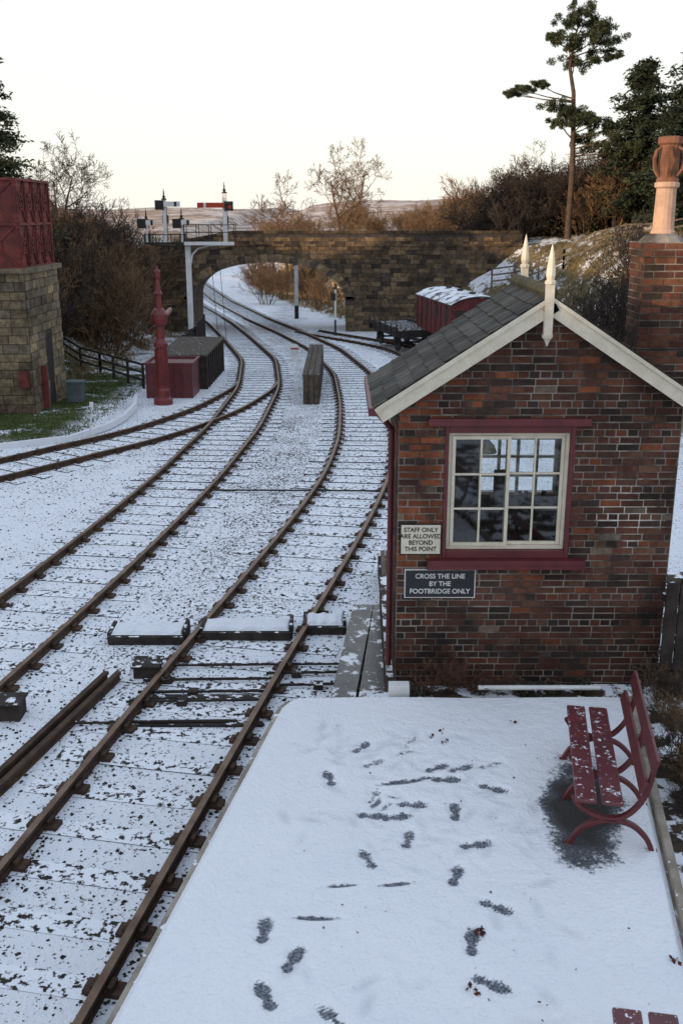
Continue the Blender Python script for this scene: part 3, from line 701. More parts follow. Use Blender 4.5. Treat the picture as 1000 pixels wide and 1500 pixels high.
def ribs(o,u,n,w,h,nc,nr):
    o,u,n=Vector(o),Vector(u),Vector(n); zv=Vector((0,0,1)); pw,ph=w/nc,h/nr
    for k in range(nc+1):
        p=o+u*(pw*k); mb.fbox(p-u*.04,u*.08,zv*h,n*.07)
        for z in np.arange(.1,h,.17): mb.fbox(p-u*.02+zv*z,u*.04,zv*.04,n*.1)
    for k in range(nr+1): mb.fbox(o+zv*(ph*k-.04),u*w,zv*.08,n*.075)
    for i_ in range(nc):
        for j_ in range(nr):
            a=o+u*(pw*i_)+zv*(ph*j_)+n*.02; b2=a+u*pw+zv*ph; c2=a+u*pw; d2=a+zv*ph
            mb.beam(a,b2,.05,.05,up=n); mb.beam(c2,d2,.05,.05,up=n)
            ctr=(a+b2)/2
            for t in range(10):
                q0=ctr+(u*math.cos(t*.628)+zv*math.sin(t*.628))*.22; q1=ctr+(u*math.cos((t+1)*.628)+zv*math.sin((t+1)*.628))*.22
                mb.beam(q0,q1,.04,.06,up=n)
ribs((kx0,ky0,kz0),(1,0,0),(0,-1,0),kx1-kx0,kz1-kz0,3,2); ribs((kx1,ky0,kz0),(0,1,0),(1,0,0),ky1-ky0,kz1-kz0,4,2)
mb.build('riveted_tank',[m_tank],wt)
mb=MB(); c=(-5.95,33,-.35)
mb.lathe(c,[(.32,0),(.32,.2),(.24,.28),(.24,.5),(.19,.6),(.19,1.9),(.24,1.95),(.24,2.05),(.15,2.2),(.14,2.6),(.22,2.68),(.27,2.85),(.27,3.0),(.18,3.15),(.11,3.2),(.10,3.6),(.15,3.65),(.10,3.75),(.06,4.1),(.11,4.2),(.11,4.35),(.04,4.45),(.01,4.55)],16)
for k in range(10):
    a=k*.628; mb.tube((c[0]+.19*math.cos(a),c[1]+.19*math.sin(a),.25),(c[0]+.19*math.cos(a),c[1]+.19*math.sin(a),1.5),.03,.03,6)
mb.tube((c[0],c[1],2.4),(c[0],c[1]+2.2,2.6),.09,.08,8)
mb.build('water_crane',[m_crane],smooth=False)
mb=MB(); mb.box(-6.75,-5.15,34.3,36,-.5,.80)
for k in range(6): mb.box(-6.75+k*.3,-6.70+k*.3,34.26,34.3,-.4,.80)
for a_,b_,c_,d_ in((-6.8,-5.1,34.25,34.33),(-6.8,-5.1,35.95,36.05),(-6.8,-6.72,34.33,35.95),(-5.18,-5.1,34.33,35.95)): mb.box(a_,b_,c_,d_,.80,.88)
simple('valve_box',mb,[m_red])
mb=MB(); mb.box(-6.7,-4.95,36.4,42,-.6,.80,0); mb.box(-6.75,-4.9,36.35,42.05,.80,.87,1)
for k in range(9): mb.box(-4.95,-4.90,36.4+k*.65,36.55+k*.65,-.6,.80,0)
simple('timber_loading_dock',mb,[m_timber,m_plankd])
def fence(name,pts,h,rails,post=1.5,mat=m_timber,pw=.09):
    mb=MB()
    for (a,b_) in zip(pts[:-1],pts[1:]):
        a=np.array(a,float);b_=np.array(b_,float); n=max(1,int(np.linalg.norm(b_-a)/post))
        P=[a+(b_-a)*k/n for k in range(n+1)]
        Zp=[float(Hh(p[0],p[1])) for p in P]
        for p,z in zip(P,Zp): mb.box(p[0]-pw/2,p[0]+pw/2,p[1]-pw/2,p[1]+pw/2,z-.3,z+h+random.uniform(-.02,.04))
        for k in range(n):
            for r in rails: mb.beam((P[k][0],P[k][1]-pw/2-.02,Zp[k]+h*r),(P[k+1][0],P[k+1][1]-pw/2-.02,Zp[k+1]+h*r),.03,.09)
    return simple(name,mb,[mat])
m_post=M('grey_fence_wood',(.16,.13,.10),(.09,.075,.06),scale=4,rough=.9)
fence('timber_rail_fence',[(-12,43),(-9.8,40.5),(-7.3,36.6)],.95,(.35,.65,.95))
fence('timber_rail_fence',[(-6.9,42.5),(-7.0,48),(-7.6,56)],1.3,(.25,.6,.95),.45)
fence('post_and_rail_fence',[(8.6,58.5),(12,55.5),(16,52.5),(24,50)],1.15,(.35,.65,.95),1.5,m_post)
fence('post_and_rail_fence',[(9.3,55),(10.5,48),(13,44),(20,42)],1.0,(.5,.95),1.8,m_post)
mb=MB(); pts=[(-11.5,25.2,0),(-9,25.6,0),(-7.4,26.6,0),(-6.75,28.2,0),(-6.55,29.6,0),(-6.6,31.5,0),(-6.9,33.2,0)]
mb.sweep([(p[0],p[1],-.06) for p in pts],[(-.06,-.12),(.06,-.12),(.06,.05),(-.06,.05)]); simple('white_edging_kerb',mb,[m_snow])
mb=MB(); mb.tube((-6.95,26.9,-.2),(-6.8,26.9,.75),.02,.02,6); mb.box(-6.87,-6.77,26.88,26.92,.72,.86); simple('marker_stake',mb,[m_white])
mb=MB(); mb.box(-9.2,-8.7,33.2,33.6,-.3,.35); mb.box(-9.25,-8.65,33.15,33.65,.35,.4); simple('grey_cabinet',mb,[m_greybox])

# ---------------------------------------------------------------- semaphore signals
sg=empty('semaphore_signal_gantry')
mb=MB(); sx,sy=-7.45,50.; zb=-.9
mb.box(sx-.12,sx+.12,sy-.12,sy+.12,zb,4.35,0); mb.box(sx-.2,sx+.2,sy-.2,sy+.2,zb,zb+.9,1)
mb.box(sx-2.0,sx+2.3,sy-.45,sy+.45,4.42,4.47,1); mb.box(sx-.1,sx+2.3,sy-.47,sy-.45,4.36,4.52,0); mb.box(sx-2.0,sx-.1,sy-.47,sy-.45,4.40,4.50,1)
P=[Vector((sx+.1,sy,3.4)),Vector((sx+.2,sy,3.9)),Vector((sx+.5,sy,4.2)),Vector((sx+1.0,sy,4.32)),Vector((sx+2.2,sy,4.38))]
for q in range(4): mb.beam(P[q],P[q+1],.07,.07,0)
P=[Vector((sx-.1,sy,3.9)),Vector((sx-.5,sy,4.25)),Vector((sx-1.9,sy,4.38))]
for q in range(2): mb.beam(P[q],P[q+1],.05,.05,1)
for y in(sy-.45,sy+.45):
    for z in(4.95,5.3): mb.tube((sx-.1,y,z),(sx+2.3,y,z),.02,.02,6,1)
    for x in np.linspace(sx-.1,sx+2.3,5): mb.tube((x,y,4.5),(x,y,5.3),.02,.02,6,1)
    mb.tube((sx-2,y,4.85),(sx-.1,y,4.85),.02,.02,6,1)
    for x in np.linspace(sx-2,sx-.3,4): mb.tube((x,y,4.5),(x,y,4.85),.02,.02,6,1)
def doll(x,z1,arms,w=.08):
    mb.box(x-w,x+w,sy-w,sy+w,4.48,z1,0); mb.lathe((x,sy,z1),[(.13,0),(.13,.05),(.05,.08),(.08,.16),(.03,.22),(.035,.3),(.004,.55)],8,1)
    for (z,dx,L,m_) in arms:
        s=1 if dx>0 else -1
        mb.box(min(x,x+s*L),max(x,x+s*L),sy-.17,sy-.13,z-.12,z+.12,m_)
        mb.box(x+s*L*.72-.06,x+s*L*.72+.06,sy-.175,sy-.17,z-.12,z+.12,0 if m_==2 else 1)
        mb.box(min(x,x-s*.42),max(x,x-s*.42),sy-.17,sy-.13,z-.26,z+.18,1); mb.tube((x-s*.26,sy-.18,z-.08),(x-s*.26,sy-.12,z-.08),.09,.09,10,2 if m_==2 else 1)
        mb.box(x-.14,x+.14,sy+.1,sy+.3,z-.9,z-.5,1); mb.tube((x+.13,sy-.1,4.5),(x+.13,sy-.1,z),.015,.015,5,1)
doll(sx+1.85,6.75,[(6.2,-1,1.3,2)],.10); doll(sx-1.05,6.45,[(6.25,1,.78,0)],.08); doll(sx-.25,5.55,[(5.4,1,.45,0)],.05); doll(sx-1.95,5.5,[(5.4,1,.4,0)],.05)
for x in(-.2,.2): mb.tube((sx+1.5+x,sy+.5,zb),(sx+1.2+x,sy+.45,4.6),.014,.014,5,1)
mb.build('signal_structure',[m_white,m_black,m_sigred],sg)
def smallsig(x,y,h,w=.11,arm=True):
    z=float(Hh(x,y)); mb=MB(); mb.box(x-w,x+w,y-w,y+w,z-.2,z+.9,1); mb.box(x-w*.9,x+w*.9,y-w*.9,y+w*.9,z+.9,z+h,0)
    mb.lathe((x,y,z+h),[(.1,0),(.1,.05),(.04,.1),(.003,.4)],8,1)
    if arm: mb.box(x-.02,x+.55,y-.16,y-.13,z+h-.5,z+h-.28,0)
    mb.box(x-.25,x+.02,y-.16,y-.13,z+h-.6,z+h-.2,1)
    mb.build('semaphore_signal',[m_white,m_black])
smallsig(-3.1,70,4.2,.14,False); smallsig(-.35,57.3,2.6,.06,False)
mb=MB(); z=float(Hh(-2.0,45.)); mb.box(-2.25,-1.95,45,45.3,z,z+.45,0); mb.tube((-2.1,44.93,z+.6),(-2.1,44.97,z+.6),.2,.2,12,0); mb.box(-2.28,-1.92,44.91,44.925,z+.55,z+.62,1); mb.build('ground_signal',[m_white,m_sigred])

# ---------------------------------------------------------------- wagons
def wheels(mb,L,W,mat):
    for y in(-L*.3,L*.3):
        for s in(-1,1):
            mb.tube((s*.72,y,.46),(s*.84,y,.46),.46,.46,18,mat); mb.tube((s*.84,y,.46),(s*.98,y,.46),.1,.1,8,mat); mb.box(s*.9-.08,s*.9+.08,y-.14,y+.14,.4,.85,mat)
        mb.tube((-.72,y,.46),(.72,y,.46),.06,.06,8,mat)
    for s in(-1,1):
        for e in(-1,1):
            mb.tube((s*.87,e*L/2,1.02),(s*.87,e*(L/2+.42),1.02),.08,.06,8,mat); mb.tube((s*.87,e*(L/2+.42),1.02),(s*.87,e*(L/2+.46),1.02),.17,.17,12,mat)
        mb.box(s*1.0-.05,s*1.0+.05,-L/2,L/2,.85,1.15,mat)
    for e in(-1,1): mb.box(-1.15,1.15,e*L/2-.06,e*L/2+.06,.85,1.15,mat)
m_roof=M('snowy_coach_roof',(.16,.16,.165),(.09,.09,.09),scale=2,rough=.7,snow=.56,snowscale=1.6)
m_vanred=M('wagon_maroon',(.15,.03,.03),(.09,.02,.022),scale=3,rough=.55,bump=.1)
van=MB(); L,W=6.4,2.5
wheels(van,L,W,1)
van.box(-W/2,W/2,-L/2,L/2,1.15,2.95,0)
for e in(-1,1):
    yb=e*(L/2+.02)
    for x in(-W/2+.05,-.4,.4,W/2-.05): van.box(x-.05,x+.05,yb-.03,yb+.03,1.15,3.0,0)
    for x in(-.8,.0,.8):
        if abs(x)>.1: van.box(x-.25,x+.25,yb-.02,yb+.02,2.05,2.7,1)
        else: van.box(x-.3,x+.3,yb-.025,yb+.025,1.2,2.85,0)
    vs=[]
    for k in range(11):
        t=math.pi*(.2+.6*k/10); vs.append((-math.cos(t)*W/2/math.cos(math.pi*.2),e*L/2,2.95+(math.sin(t)-math.sin(math.pi*.2))*.9))
    van.add(vs,[tuple(range(11))],0)
for s in(-1,1):
    for y in np.linspace(-L/2+.05,L/2-.05,8): van.box(s*(W/2)-.035,s*W/2+.035,y-.05,y+.05,1.15,2.95,0)
    for y in(-2.3,-.5,1.3): van.box(s*W/2-.02,s*W/2+.02,y-.3,y+.3,2.1,2.75,1); van.box(s*W/2-.025,s*W/2+.025,y-.34,y+.34,2.05,2.1,0)
    for z in np.arange(1.3,2.0,.17): van.box(s*W/2-.006,s*W/2+.006,-L/2,L/2,z,z+.15,0)
ro=[];ri=[]
for k in range(13):
    t=math.pi*(.18+.64*k/12); x=-math.cos(t)*(W/2+.08)/math.cos(math.pi*.18); z=2.95+(math.sin(t)-math.sin(math.pi*.18))*.9
    ro.append((x,z+.05)); ri.append((x,z))
P=ro+ri[::-1]; n=len(P)
vs=[(x,-L/2-.12,z) for x,z in P]+[(x,L/2+.12,z) for x,z in P]
van.add(vs,[(k,(k+1)%n,n+(k+1)%n,n+k) for k in range(n)]+[tuple(range(n)),tuple(range(n,2*n))[::-1]],2)
for y in(-2,0,2): van.lathe((0,y,3.3),[(.1,0),(.1,.12),(.16,.14),(.14,.22)],10,1)
vo=van.build('railway_coach',[m_vanred,m_black,m_roof]); vo.location=(5.5,47.2,float(zg(48))-.05); vo.rotation_euler=(0,0,.16); vo.scale=(1,1,.86)
wg=MB(); wheels(wg,5.2,2.3,1); wg.box(-1.15,1.15,-2.6,2.6,1.15,1.25,0)
for s in(-1,1):
    wg.box(s*1.12-.03,s*1.12+.03,-2.6,2.6,1.25,1.4,0)
    for y in np.linspace(-2.5,2.5,6): wg.box(s*1.17-.03,s*1.17+.03,y-.04,y+.04,.9,1.6,1)
wo=wg.build('flat_wagon',[m_timber,m_black]); wo.location=(3.05,50.4,float(zg(50))-.05); wo.rotation_euler=(0,0,.26); wo.scale=(.9,.9,.85)

# ---------------------------------------------------------------- trees
def tubes(segs,n=3):
    S=np.array(segs,float); P=S[:,0:3];Q=S[:,3:6];R0=S[:,6];R1=S[:,7]
    d=Q-P; d/=np.linalg.norm(d,axis=1)[:,None]+1e-9
    ref=np.where(np.abs(d[:,2:3])<.9,np.array([[0,0,1.]]),np.array([[1.,0,0]]))
    a=np.cross(d,ref); a/=np.linalg.norm(a,axis=1)[:,None]; b_=np.cross(d,a)
    V=[]
    for (C_,R) in((P,R0),(Q,R1)):
        for k in range(n):
            t=2*math.pi*k/n; V.append(C_+(a*math.cos(t)+b_*math.sin(t))*R[:,None])
    V=np.stack(V,1).reshape(-1,3); N_=len(S)
    f=np.array([(k,(k+1)%n,n+(k+1)%n,n+k) for k in range(n)])
    F=(f[None]+2*n*np.arange(N_)[:,None,None]).reshape(-1,4)
    return V,F
def grow(segs,p,d,L,r,lev,spread=.8,up=.15,kids=(8,6,5,3),steps=4,minr=.006):
    q=p.copy(); dd=d.copy(); rr=r; nodes=[]
    for k in range(steps):
        dd=dd+np.array([random.gauss(0,.16),random.gauss(0,.16),random.gauss(0,.10)+up*.25]); dd/=np.linalg.norm(dd)
        q2=q+dd*L/steps; r2=max(r*(1-(k+1)/steps*.75),minr)
        segs.append((*q,*q2,rr,r2)); nodes.append((q.copy(),q2.copy(),dd.copy(),r2)); q=q2; rr=r2
    if lev<=0: return
    n=kids[len(kids)-lev] if lev<=len(kids) else kids[0]
    for k in range(n):
        t=.25+.75*(k+random.random())/n; i_=min(int(t*steps),steps-1); f=t*steps-i_
        a,b_,dr_,r2=nodes[i_]; o=a+(b_-a)*f
        v=np.array([random.gauss(0,1) for _ in range(3)]); v-=dr_*v.dot(dr_); v/=np.linalg.norm(v)
        nd=dr_*(1-spread*.55)+v*spread; nd[2]+=up; nd/=np.linalg.norm(nd)
        grow(segs,o,nd,L*random.uniform(.42,.62)*(1.15-.4*t),max(r2*.6,minr),lev-1,spread,up,kids,max(2,steps-1),minr)
def bare_mesh(name,h,seed,mat,kids=(9,6,5,4),r=.16,minr=.011,spread=.8):
    random.seed(seed); segs=[]
    grow(segs,np.array([0,0,-.3]),np.array([0,0,1.]),h*.75,r,4,spread,.18,kids,6,minr)
    V,F=tubes(segs); return mesh_obj(name,V,F,[mat],None,np.ones((len(V),3)))
def shrub_mesh(h,seed,stems=12,kids=(6,6,4),minr=.009):
    random.seed(seed); segs=[]
    for k in range(stems):
        a=random.uniform(0,6.28); s=random.uniform(.1,.7); d=np.array([math.cos(a)*s,math.sin(a)*s,1.]); d/=np.linalg.norm(d)
        grow(segs,np.array([math.cos(a)*.3,math.sin(a)*.3,-.3]),d,h*random.uniform(.55,.85),.035,3,.65,.2,kids,4,minr)
    V,F=tubes(segs); col=np.repeat(np.random.default_rng(seed).uniform(.6,1.4,(len(segs),1)),6,0)*np.ones((1,3))
    return V,F,col
def inst(me,name,x,y,s,parent=None,rot=None,dz=0,sz=None):
    o=bpy.data.objects.new(name,me); COL.objects.link(o); o.location=(x,y,float(Hh(x,y))+dz); o.scale=(s,s,sz or s); o.rotation_euler=(0,0,random.uniform(0,6.28) if rot is None else rot)
    if parent: o.parent=parent
    return o
def meshonly(o):
    d=o.data; bpy.data.objects.remove(o); return d
shr=[]; shl=[]
for k in range(3):
    V,F,c=shrub_mesh(3.2,40+k)
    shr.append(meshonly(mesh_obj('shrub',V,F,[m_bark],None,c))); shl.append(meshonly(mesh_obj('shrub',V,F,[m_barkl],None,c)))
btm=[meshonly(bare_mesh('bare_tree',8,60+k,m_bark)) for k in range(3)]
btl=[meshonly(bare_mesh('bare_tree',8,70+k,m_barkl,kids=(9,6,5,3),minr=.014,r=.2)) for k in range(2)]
random.seed(99)
th=empty('shrub_thicket')
for k in range(42):
    y=random.uniform(40,59); x=random.uniform(-17,-10.6) if y<56 else random.uniform(-19,-12)
    if y<46: x=random.uniform(-17,-11.8)
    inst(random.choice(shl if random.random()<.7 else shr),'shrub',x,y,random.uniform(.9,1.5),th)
for x,y,s in((-14.8,56,.85),(-16.5,60,.95),(-13,57,.6)): inst(random.choice(btm),'bare_tree',x,y,s)
th=empty('distant_scrub')
for k in range(50):
    y=random.uniform(72,115); x=random.uniform(-2 if y<85 else -8,26)
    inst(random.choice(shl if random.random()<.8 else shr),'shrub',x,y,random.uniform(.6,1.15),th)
for k in range(22):
    y=random.uniform(75,125); x=np.interp(y,[66,90,120],[-12,-20,-26])-random.uniform(0,14)
    inst(random.choice(shl),'shrub',x,y,random.uniform(.7,1.2),th)
for k in range(55):
    y=random.uniform(130,260); x=random.uniform(-75,60)
    if abs(x-float(A(y)))<9: continue
    inst(random.choice(shl),'shrub',x,y,random.uniform(1,2.0),th)
for x,y,s in((-5.2,97,1.3),(-.2,100,1.15),(-7.2,104,1.1),(1.6,108,1.2)): inst(random.choice(btl),'bare_tree',x,y,s)
th=empty('hillside_thicket')
for k in range(52):
    x=random.uniform(5.5,21); y=random.uniform(61.5,72) if x>7 else random.uniform(66.5,73)
    inst(random.choice(shr if random.random()<.8 else shl),'shrub',x,y,random.uniform(.8,1.3)*float(np.interp(x,[6,10],[.55,1.2])),th)
for x,y,s in((9.0,64,.55),(10.3,63,.76),(11.6,65,.7),(12.6,62,.6),(14.6,63,.7),(16.4,62,.6),(18,60,.6),(8,66,.45)): inst(random.choice(btm),'bare_tree',x,y,s,dz=-.3)
def leafobj(name,vs,mat,parent=None,lo=.45,hi=1.6):
    V=np.concatenate(vs); n=len(V)//4; c=np.repeat(rng.uniform(lo,hi,(n,1)),4,0)*np.ones((1,3))
    return mesh_obj(name,V,quadF(len(V)),[mat],None,c,parent)
vs=[]
for k in range(80):
    x=rng.uniform(7.5,20);y=rng.uniform(61.5,68); z=float(Hh(x,y)); hmax=np.interp(x,[7,10,13,20],[1.2,3.8,3.6,2.8])
    vs.append(leafquads((x,y,z+rng.uniform(.3,hmax)),(.9,.8,.6),150,.10,1.8))
leafobj('evergreen_undergrowth',vs,m_ivy,None,.3,1.1)
for x,y,s in((9.3,37,1.0),(10.6,39,1.15),(11.6,36,.9),(9.0,41,.8),(12.5,41,1.2)):
    inst(random.choice(shr),'bank_shrub',x,y,s)
vs=[leafquads((x,y,float(Hh(x,y))+h),(.8,.7,.8),300,.07,1.6) for x,y,h in((9.3,37,1.2),(10.4,38.8,1.6),(11.6,36,1.),(10.2,38,.5))]
leafobj('bank_bush_foliage',vs,m_ivy)
def tufts(name,xy,n,hgt,mat,w=.02,r=.15):
    P=np.repeat(xy,n,0)+rng.normal(0,r,(len(xy)*n,2)); z=Hh(P[:,0],P[:,1])-.02
    a=rng.uniform(0,6.28,len(P)); l=rng.normal(0,.35,(len(P),2)); h=hgt*rng.uniform(.4,1.2,len(P))
    b0=np.stack([P[:,0]-w*np.cos(a),P[:,1]-w*np.sin(a),z],1); b1=np.stack([P[:,0]+w*np.cos(a),P[:,1]+w*np.sin(a),z],1)
    t=np.stack([P[:,0]+l[:,0]*h,P[:,1]+l[:,1]*h,z+h],1)
    V=np.stack([b0,b1,t],1).reshape(-1,3); F=np.arange(len(V)).reshape(-1,3)
    c=np.repeat(rng.uniform(.6,1.5,(len(P),1)),3,0)*np.ones((1,3))
    return mesh_obj(name,V,F,[mat],None,c)
m_dry=M('dry_grass',(.22,.16,.085),(.12,.095,.05),scale=1,rough=.9,bump=0,col=True)
m_drylit=M('lit_dry_grass',(.46,.32,.16),(.30,.21,.11),scale=1,rough=.9,bump=0,col=True)  # dry grass with the low sun's gold painted into its colour
m_grn=M('green_grass',(.085,.115,.03),(.055,.08,.025),scale=1,rough=.9,bump=0,col=True)
q=rng.uniform(0,1,(1500,2)); xy=np.stack([5+q[:,0]*15,32+q[:,1]*27],1); keep=xy[:,0]>np.interp(xy[:,1],[30,48,57,60],[9,8.0,6.6,5.0])+.6
tufts('bank_grass',xy[keep],14,.30,m_dry,.025,.2)
q=rng.uniform(0,1,(500,2)); xy=np.stack([-18+q[:,0]*8.3,38+q[:,1]*20],1); tufts('verge_grass',xy,12,.35,m_dry,.025,.2)
q=rng.uniform(0,1,(2200,2)); xy=np.stack([-12+q[:,0]*4.6,26.5+q[:,1]*14],1); tufts('lawn_grass',xy,16,.07,m_grn,.02,.12)
q=rng.uniform(0,1,(1100,2)); yq=67+q[:,1]*50; xy=np.stack([np.interp(yq,[60,70,90,120],[3,-.5,-5,-11])+.3+q[:,0]*14,yq],1); tufts('cutting_grass',xy,16,.5,m_drylit,.05,.3)

def conifer(name,x,y,h,R,seed,mat,density=1.0,pw=.75,leaf=.16,mult=4):
    random.seed(seed); root=empty(name,(x,y,float(Hh(x,y))))
    segs=[(0,0,-.5,0,0,h*.95,h*.022,.02)]; lv=[]
    n=int(26*h/10)+6
    for i_ in range(n):
        t=(i_+random.random())/n; z=h*(.10+.88*t); L=R*((1-t)**pw)*random.uniform(.6,1.15)+.12
        for k in range(7):
            a=random.uniform(0,6.28); c_,s_=math.cos(a),math.sin(a)
            if random.random()<.12: continue
            l=L*random.uniform(.6,1.12); dz=-l*.12
            segs.append((0,0,z,c_*l,s_*l,z+dz,.03,.008))
            m_=int((5+9*l)*density)
            for q_ in range(m_):
                f=(q_+.5)/m_
                lv.append((c_*l*f,s_*l*f,z+dz*f*f-.05*random.random(),.10+.17*(1-f)*l*.5+.06))
    V,F=tubes(segs); mesh_obj('trunk_and_limbs',V,F,[m_bark],None,np.ones((len(V),3)),root)
    lv=np.array(lv); n=len(lv)*mult; c=np.repeat(lv,mult,0); p=c[:,:3]+rng.normal(0,1,(n,3))*c[:,3:4]*np.array([1,1,.6])
    a=rng.normal(0,1,(n,3)); a[:,2]=a[:,2]*.5-.3; a/=np.linalg.norm(a,axis=1)[:,None]; b_=np.cross(a,rng.normal(0,1,(n,3))); b_/=np.linalg.norm(b_,axis=1)[:,None]
    s=rng.uniform(.5,1.3,(n,1))*leaf
    V=np.stack([p-a*s,p+b_*s*.32,p+a*s,p-b_*s*.32],1).reshape(-1,3)
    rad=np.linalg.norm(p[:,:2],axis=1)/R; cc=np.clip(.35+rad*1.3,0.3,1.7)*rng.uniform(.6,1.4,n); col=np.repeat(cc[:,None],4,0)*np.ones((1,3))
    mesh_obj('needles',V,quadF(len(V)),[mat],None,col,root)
conifer('spruce_tree',-15.2,45,12.2,3.4,5,m_leafp,1.0,.75,.12,8)
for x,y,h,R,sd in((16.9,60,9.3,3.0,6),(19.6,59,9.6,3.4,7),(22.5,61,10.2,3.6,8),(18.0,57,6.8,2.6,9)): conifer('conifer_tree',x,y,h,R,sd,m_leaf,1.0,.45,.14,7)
root=empty('scots_pine_tree'); random.seed(3)
bx,by=13.1,60.; bz=float(Hh(bx,by))
trunk=[(bx,by,bz-.5),(bx+.05,by,8.2),(bx-.05,by,10.5),(bx-.15,by,12.3),(bx-.45,by,13.6),(bx-.25,by,15.2),(bx+.1,by,16.4)]
rad=[.19,.17,.14,.12,.10,.06,.03]; segs=[(*trunk[k],*trunk[k+1],rad[k],rad[k+1]) for k in range(6)]
CL=[(-.2,16.4,.7,.35),(.3,16.0,.9,.4),(1.0,15.6,.8,.35),(-.8,15.8,.7,.35),(-1.5,15.2,.6,.25),(.2,15.2,1.1,.45),(1.5,14.9,.9,.35),(-.7,14.6,.9,.4),(.9,14.2,1.0,.35),(-.1,13.9,.8,.4),(1.9,14.4,.6,.25),(.8,15.0,.9,.4),
(-3.0,12.5,.9,.22),(-2.2,12.8,.6,.2),(-3.6,12.3,.5,.18),(-1.3,11.6,.8,.35),(-.6,11.2,1.0,.4),(.4,11.3,.8,.35),(1.1,10.7,.9,.4),(-.9,10.7,.6,.3),(.3,10.8,.7,.3),(1.9,9.9,1.0,.4),(2.7,9.9,.7,.35),(1.3,9.4,.9,.35),(.6,9.9,.6,.35),(2.2,10.5,.7,.3),(2.9,9.3,.8,.35),(2.2,9.1,.8,.35)]
lf=[]
for (dx,z,r,rz) in CL:
    dy=random.uniform(-.8,.8)
    zt=max(8.5,z-random.uniform(.3,.9))
    tx=np.interp(zt,[p[2] for p in trunk],[p[0] for p in trunk])
    a=np.array([tx,by,zt]); e=np.array([bx+dx,by+dy,z]); m_=(a+e)/2+np.array([0,0,-.08]); segs+= [(*a,*m_,.05,.035),(*m_,*e,.035,.012)]
    for q_ in range(8): segs.append((*(m_+(e-m_)*random.random()),*(e+np.array([random.gauss(0,r*.5),random.gauss(0,r*.5),random.gauss(0,rz*.5)])),.012,.006))
    for s_ in range(12):
        rr_=random.uniform(.22,.42); c=(bx+dx+random.gauss(0,r*.5),by+dy+random.gauss(0,r*.5),z+random.gauss(0,rz*.55)); lf.append(leafquads(c,(r*rr_,r*rr_,rz*.55),110,.045,4.2))
V,F=tubes(segs,6); mesh_obj('trunk_and_limbs',V,F,[m_pinebark],None,np.ones((len(V),3)),root,True)
leafobj('needle_clumps',lf,m_leafp,root,.35,1.5)
def bedshrub(name,x,y,s,mat,seed):
    random.seed(seed); segs=[]
    for k in range(14):
        a=random.uniform(0,6.28); q=random.uniform(.1,.8); d=np.array([math.cos(a)*q,math.sin(a)*q,1.]); d/=np.linalg.norm(d)
        grow(segs,np.array([math.cos(a)*.05,math.sin(a)*.05,-.05]),d,.5*random.uniform(.5,.9),.006,3,.65,.15,(5,4,3),4,.0022)
    V,F=tubes(segs); o=mesh_obj(name,V*s,F,[mat],None,np.ones((len(V),3))); o.location=(x,y,.83); return o
m_deadred=M('dead_red_stem',(.13,.06,.04),(.07,.04,.03),scale=5,rough=.9,bump=0,col=True)
for k,(x,y,s) in enumerate(((.95,9.75,.7),(1.2,9.78,.85),(1.45,9.75,.7),(1.7,9.8,.5))): bedshrub('dead_plant',x,y,s,m_deadred,20+k)
for k,(x,y,s) in enumerate(((3.35,9.35,.9),(3.3,8.9,.8),(3.15,8.3,.9),(3.45,9.6,1.0),(3.0,7.5,.7),(3.25,7.9,1.0),(2.9,6.6,.6))): bedshrub('winter_plant',x,y,s,m_barkl if k%2 else m_bark,30+k)
vs=[leafquads((x,y,z),(.14,.14,.1),260,.022,2.2) for x,y,z in((3.05,8.0,.95),(3.2,8.15,1.0),(3.1,7.75,.92),(1.95,9.78,.84),(2.25,9.8,.84),(.8,9.75,.84),(2.6,9.8,.84),(1.5,9.82,.84))]
leafobj('evergreen_shrub',vs,m_ivy)

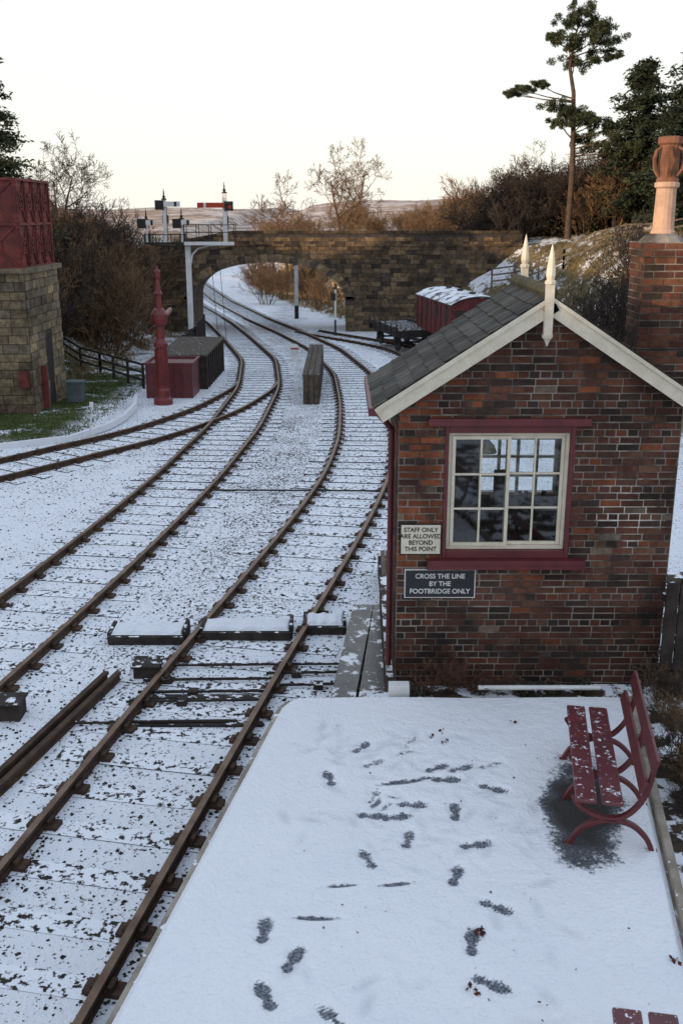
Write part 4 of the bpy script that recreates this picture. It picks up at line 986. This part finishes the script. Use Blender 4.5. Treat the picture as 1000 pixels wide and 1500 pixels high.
# ---------------------------------------------------------------- light
w=bpy.data.worlds.new('World'); scene.world=w; w.use_nodes=True
T=NT(w.node_tree); bg=w.node_tree.nodes['Background']
EL,AZ=9.0,234.0
sky=T.n('ShaderNodeTexSky',sky_type='NISHITA'); sky.sun_disc=False; sky.sun_elevation=math.radians(EL); sky.sun_rotation=math.radians(AZ); sky.air_density=1.0; sky.dust_density=1.0
T.set(bg.inputs[0],sky.outputs[0]); bg.inputs[1].default_value=.05
tc=T.n('ShaderNodeTexCoord').outputs['Generated']; sz=T.n('ShaderNodeSeparateXYZ'); T.set(sz.inputs[0],tc)
g=T.ramp(sz.outputs[2],.12,.75)
vc=T.mix(g,(1.0,.98,.935),(.67,.78,.96))
bg2=T.n('ShaderNodeBackground'); T.set(bg2.inputs[0],vc); bg2.inputs[1].default_value=.91
ad=T.n('ShaderNodeAddShader'); T.set(ad.inputs[0],bg.outputs[0]); T.set(ad.inputs[1],bg2.outputs[0])
T.set(w.node_tree.nodes['World Output'].inputs[0],ad.outputs[0])
sl=bpy.data.lights.new('sun','SUN'); sl.energy=4.8; sl.angle=math.radians(.6); sl.color=(1,.70,.42)
so=bpy.data.objects.new('sun',sl); COL.objects.link(so)
az=math.radians(AZ); el=math.radians(EL)
S=Vector((math.sin(az)*math.cos(el),math.cos(az)*math.cos(el),math.sin(el)))
so.rotation_euler=S.to_track_quat('Z','Y').to_euler(); so.location=(-20,-20,30)

# ---------------------------------------------------------------- camera
cd=bpy.data.cameras.new('camera'); cam=bpy.data.objects.new('camera',cd); COL.objects.link(cam)
cd.sensor_fit='VERTICAL'; cd.sensor_height=36; cd.sensor_width=24; cd.lens=35; cd.clip_end=3000; cd.clip_start=.1
cd.dof.use_dof=True; cd.dof.focus_distance=11.5; cd.dof.aperture_fstop=3.5
cam.location=(0,0,5.75); cam.rotation_euler=(math.radians(90-16.61),0,0)
scene.camera=cam
scene.view_settings.view_transform='Standard'; scene.view_settings.look='None'; scene.view_settings.exposure=0
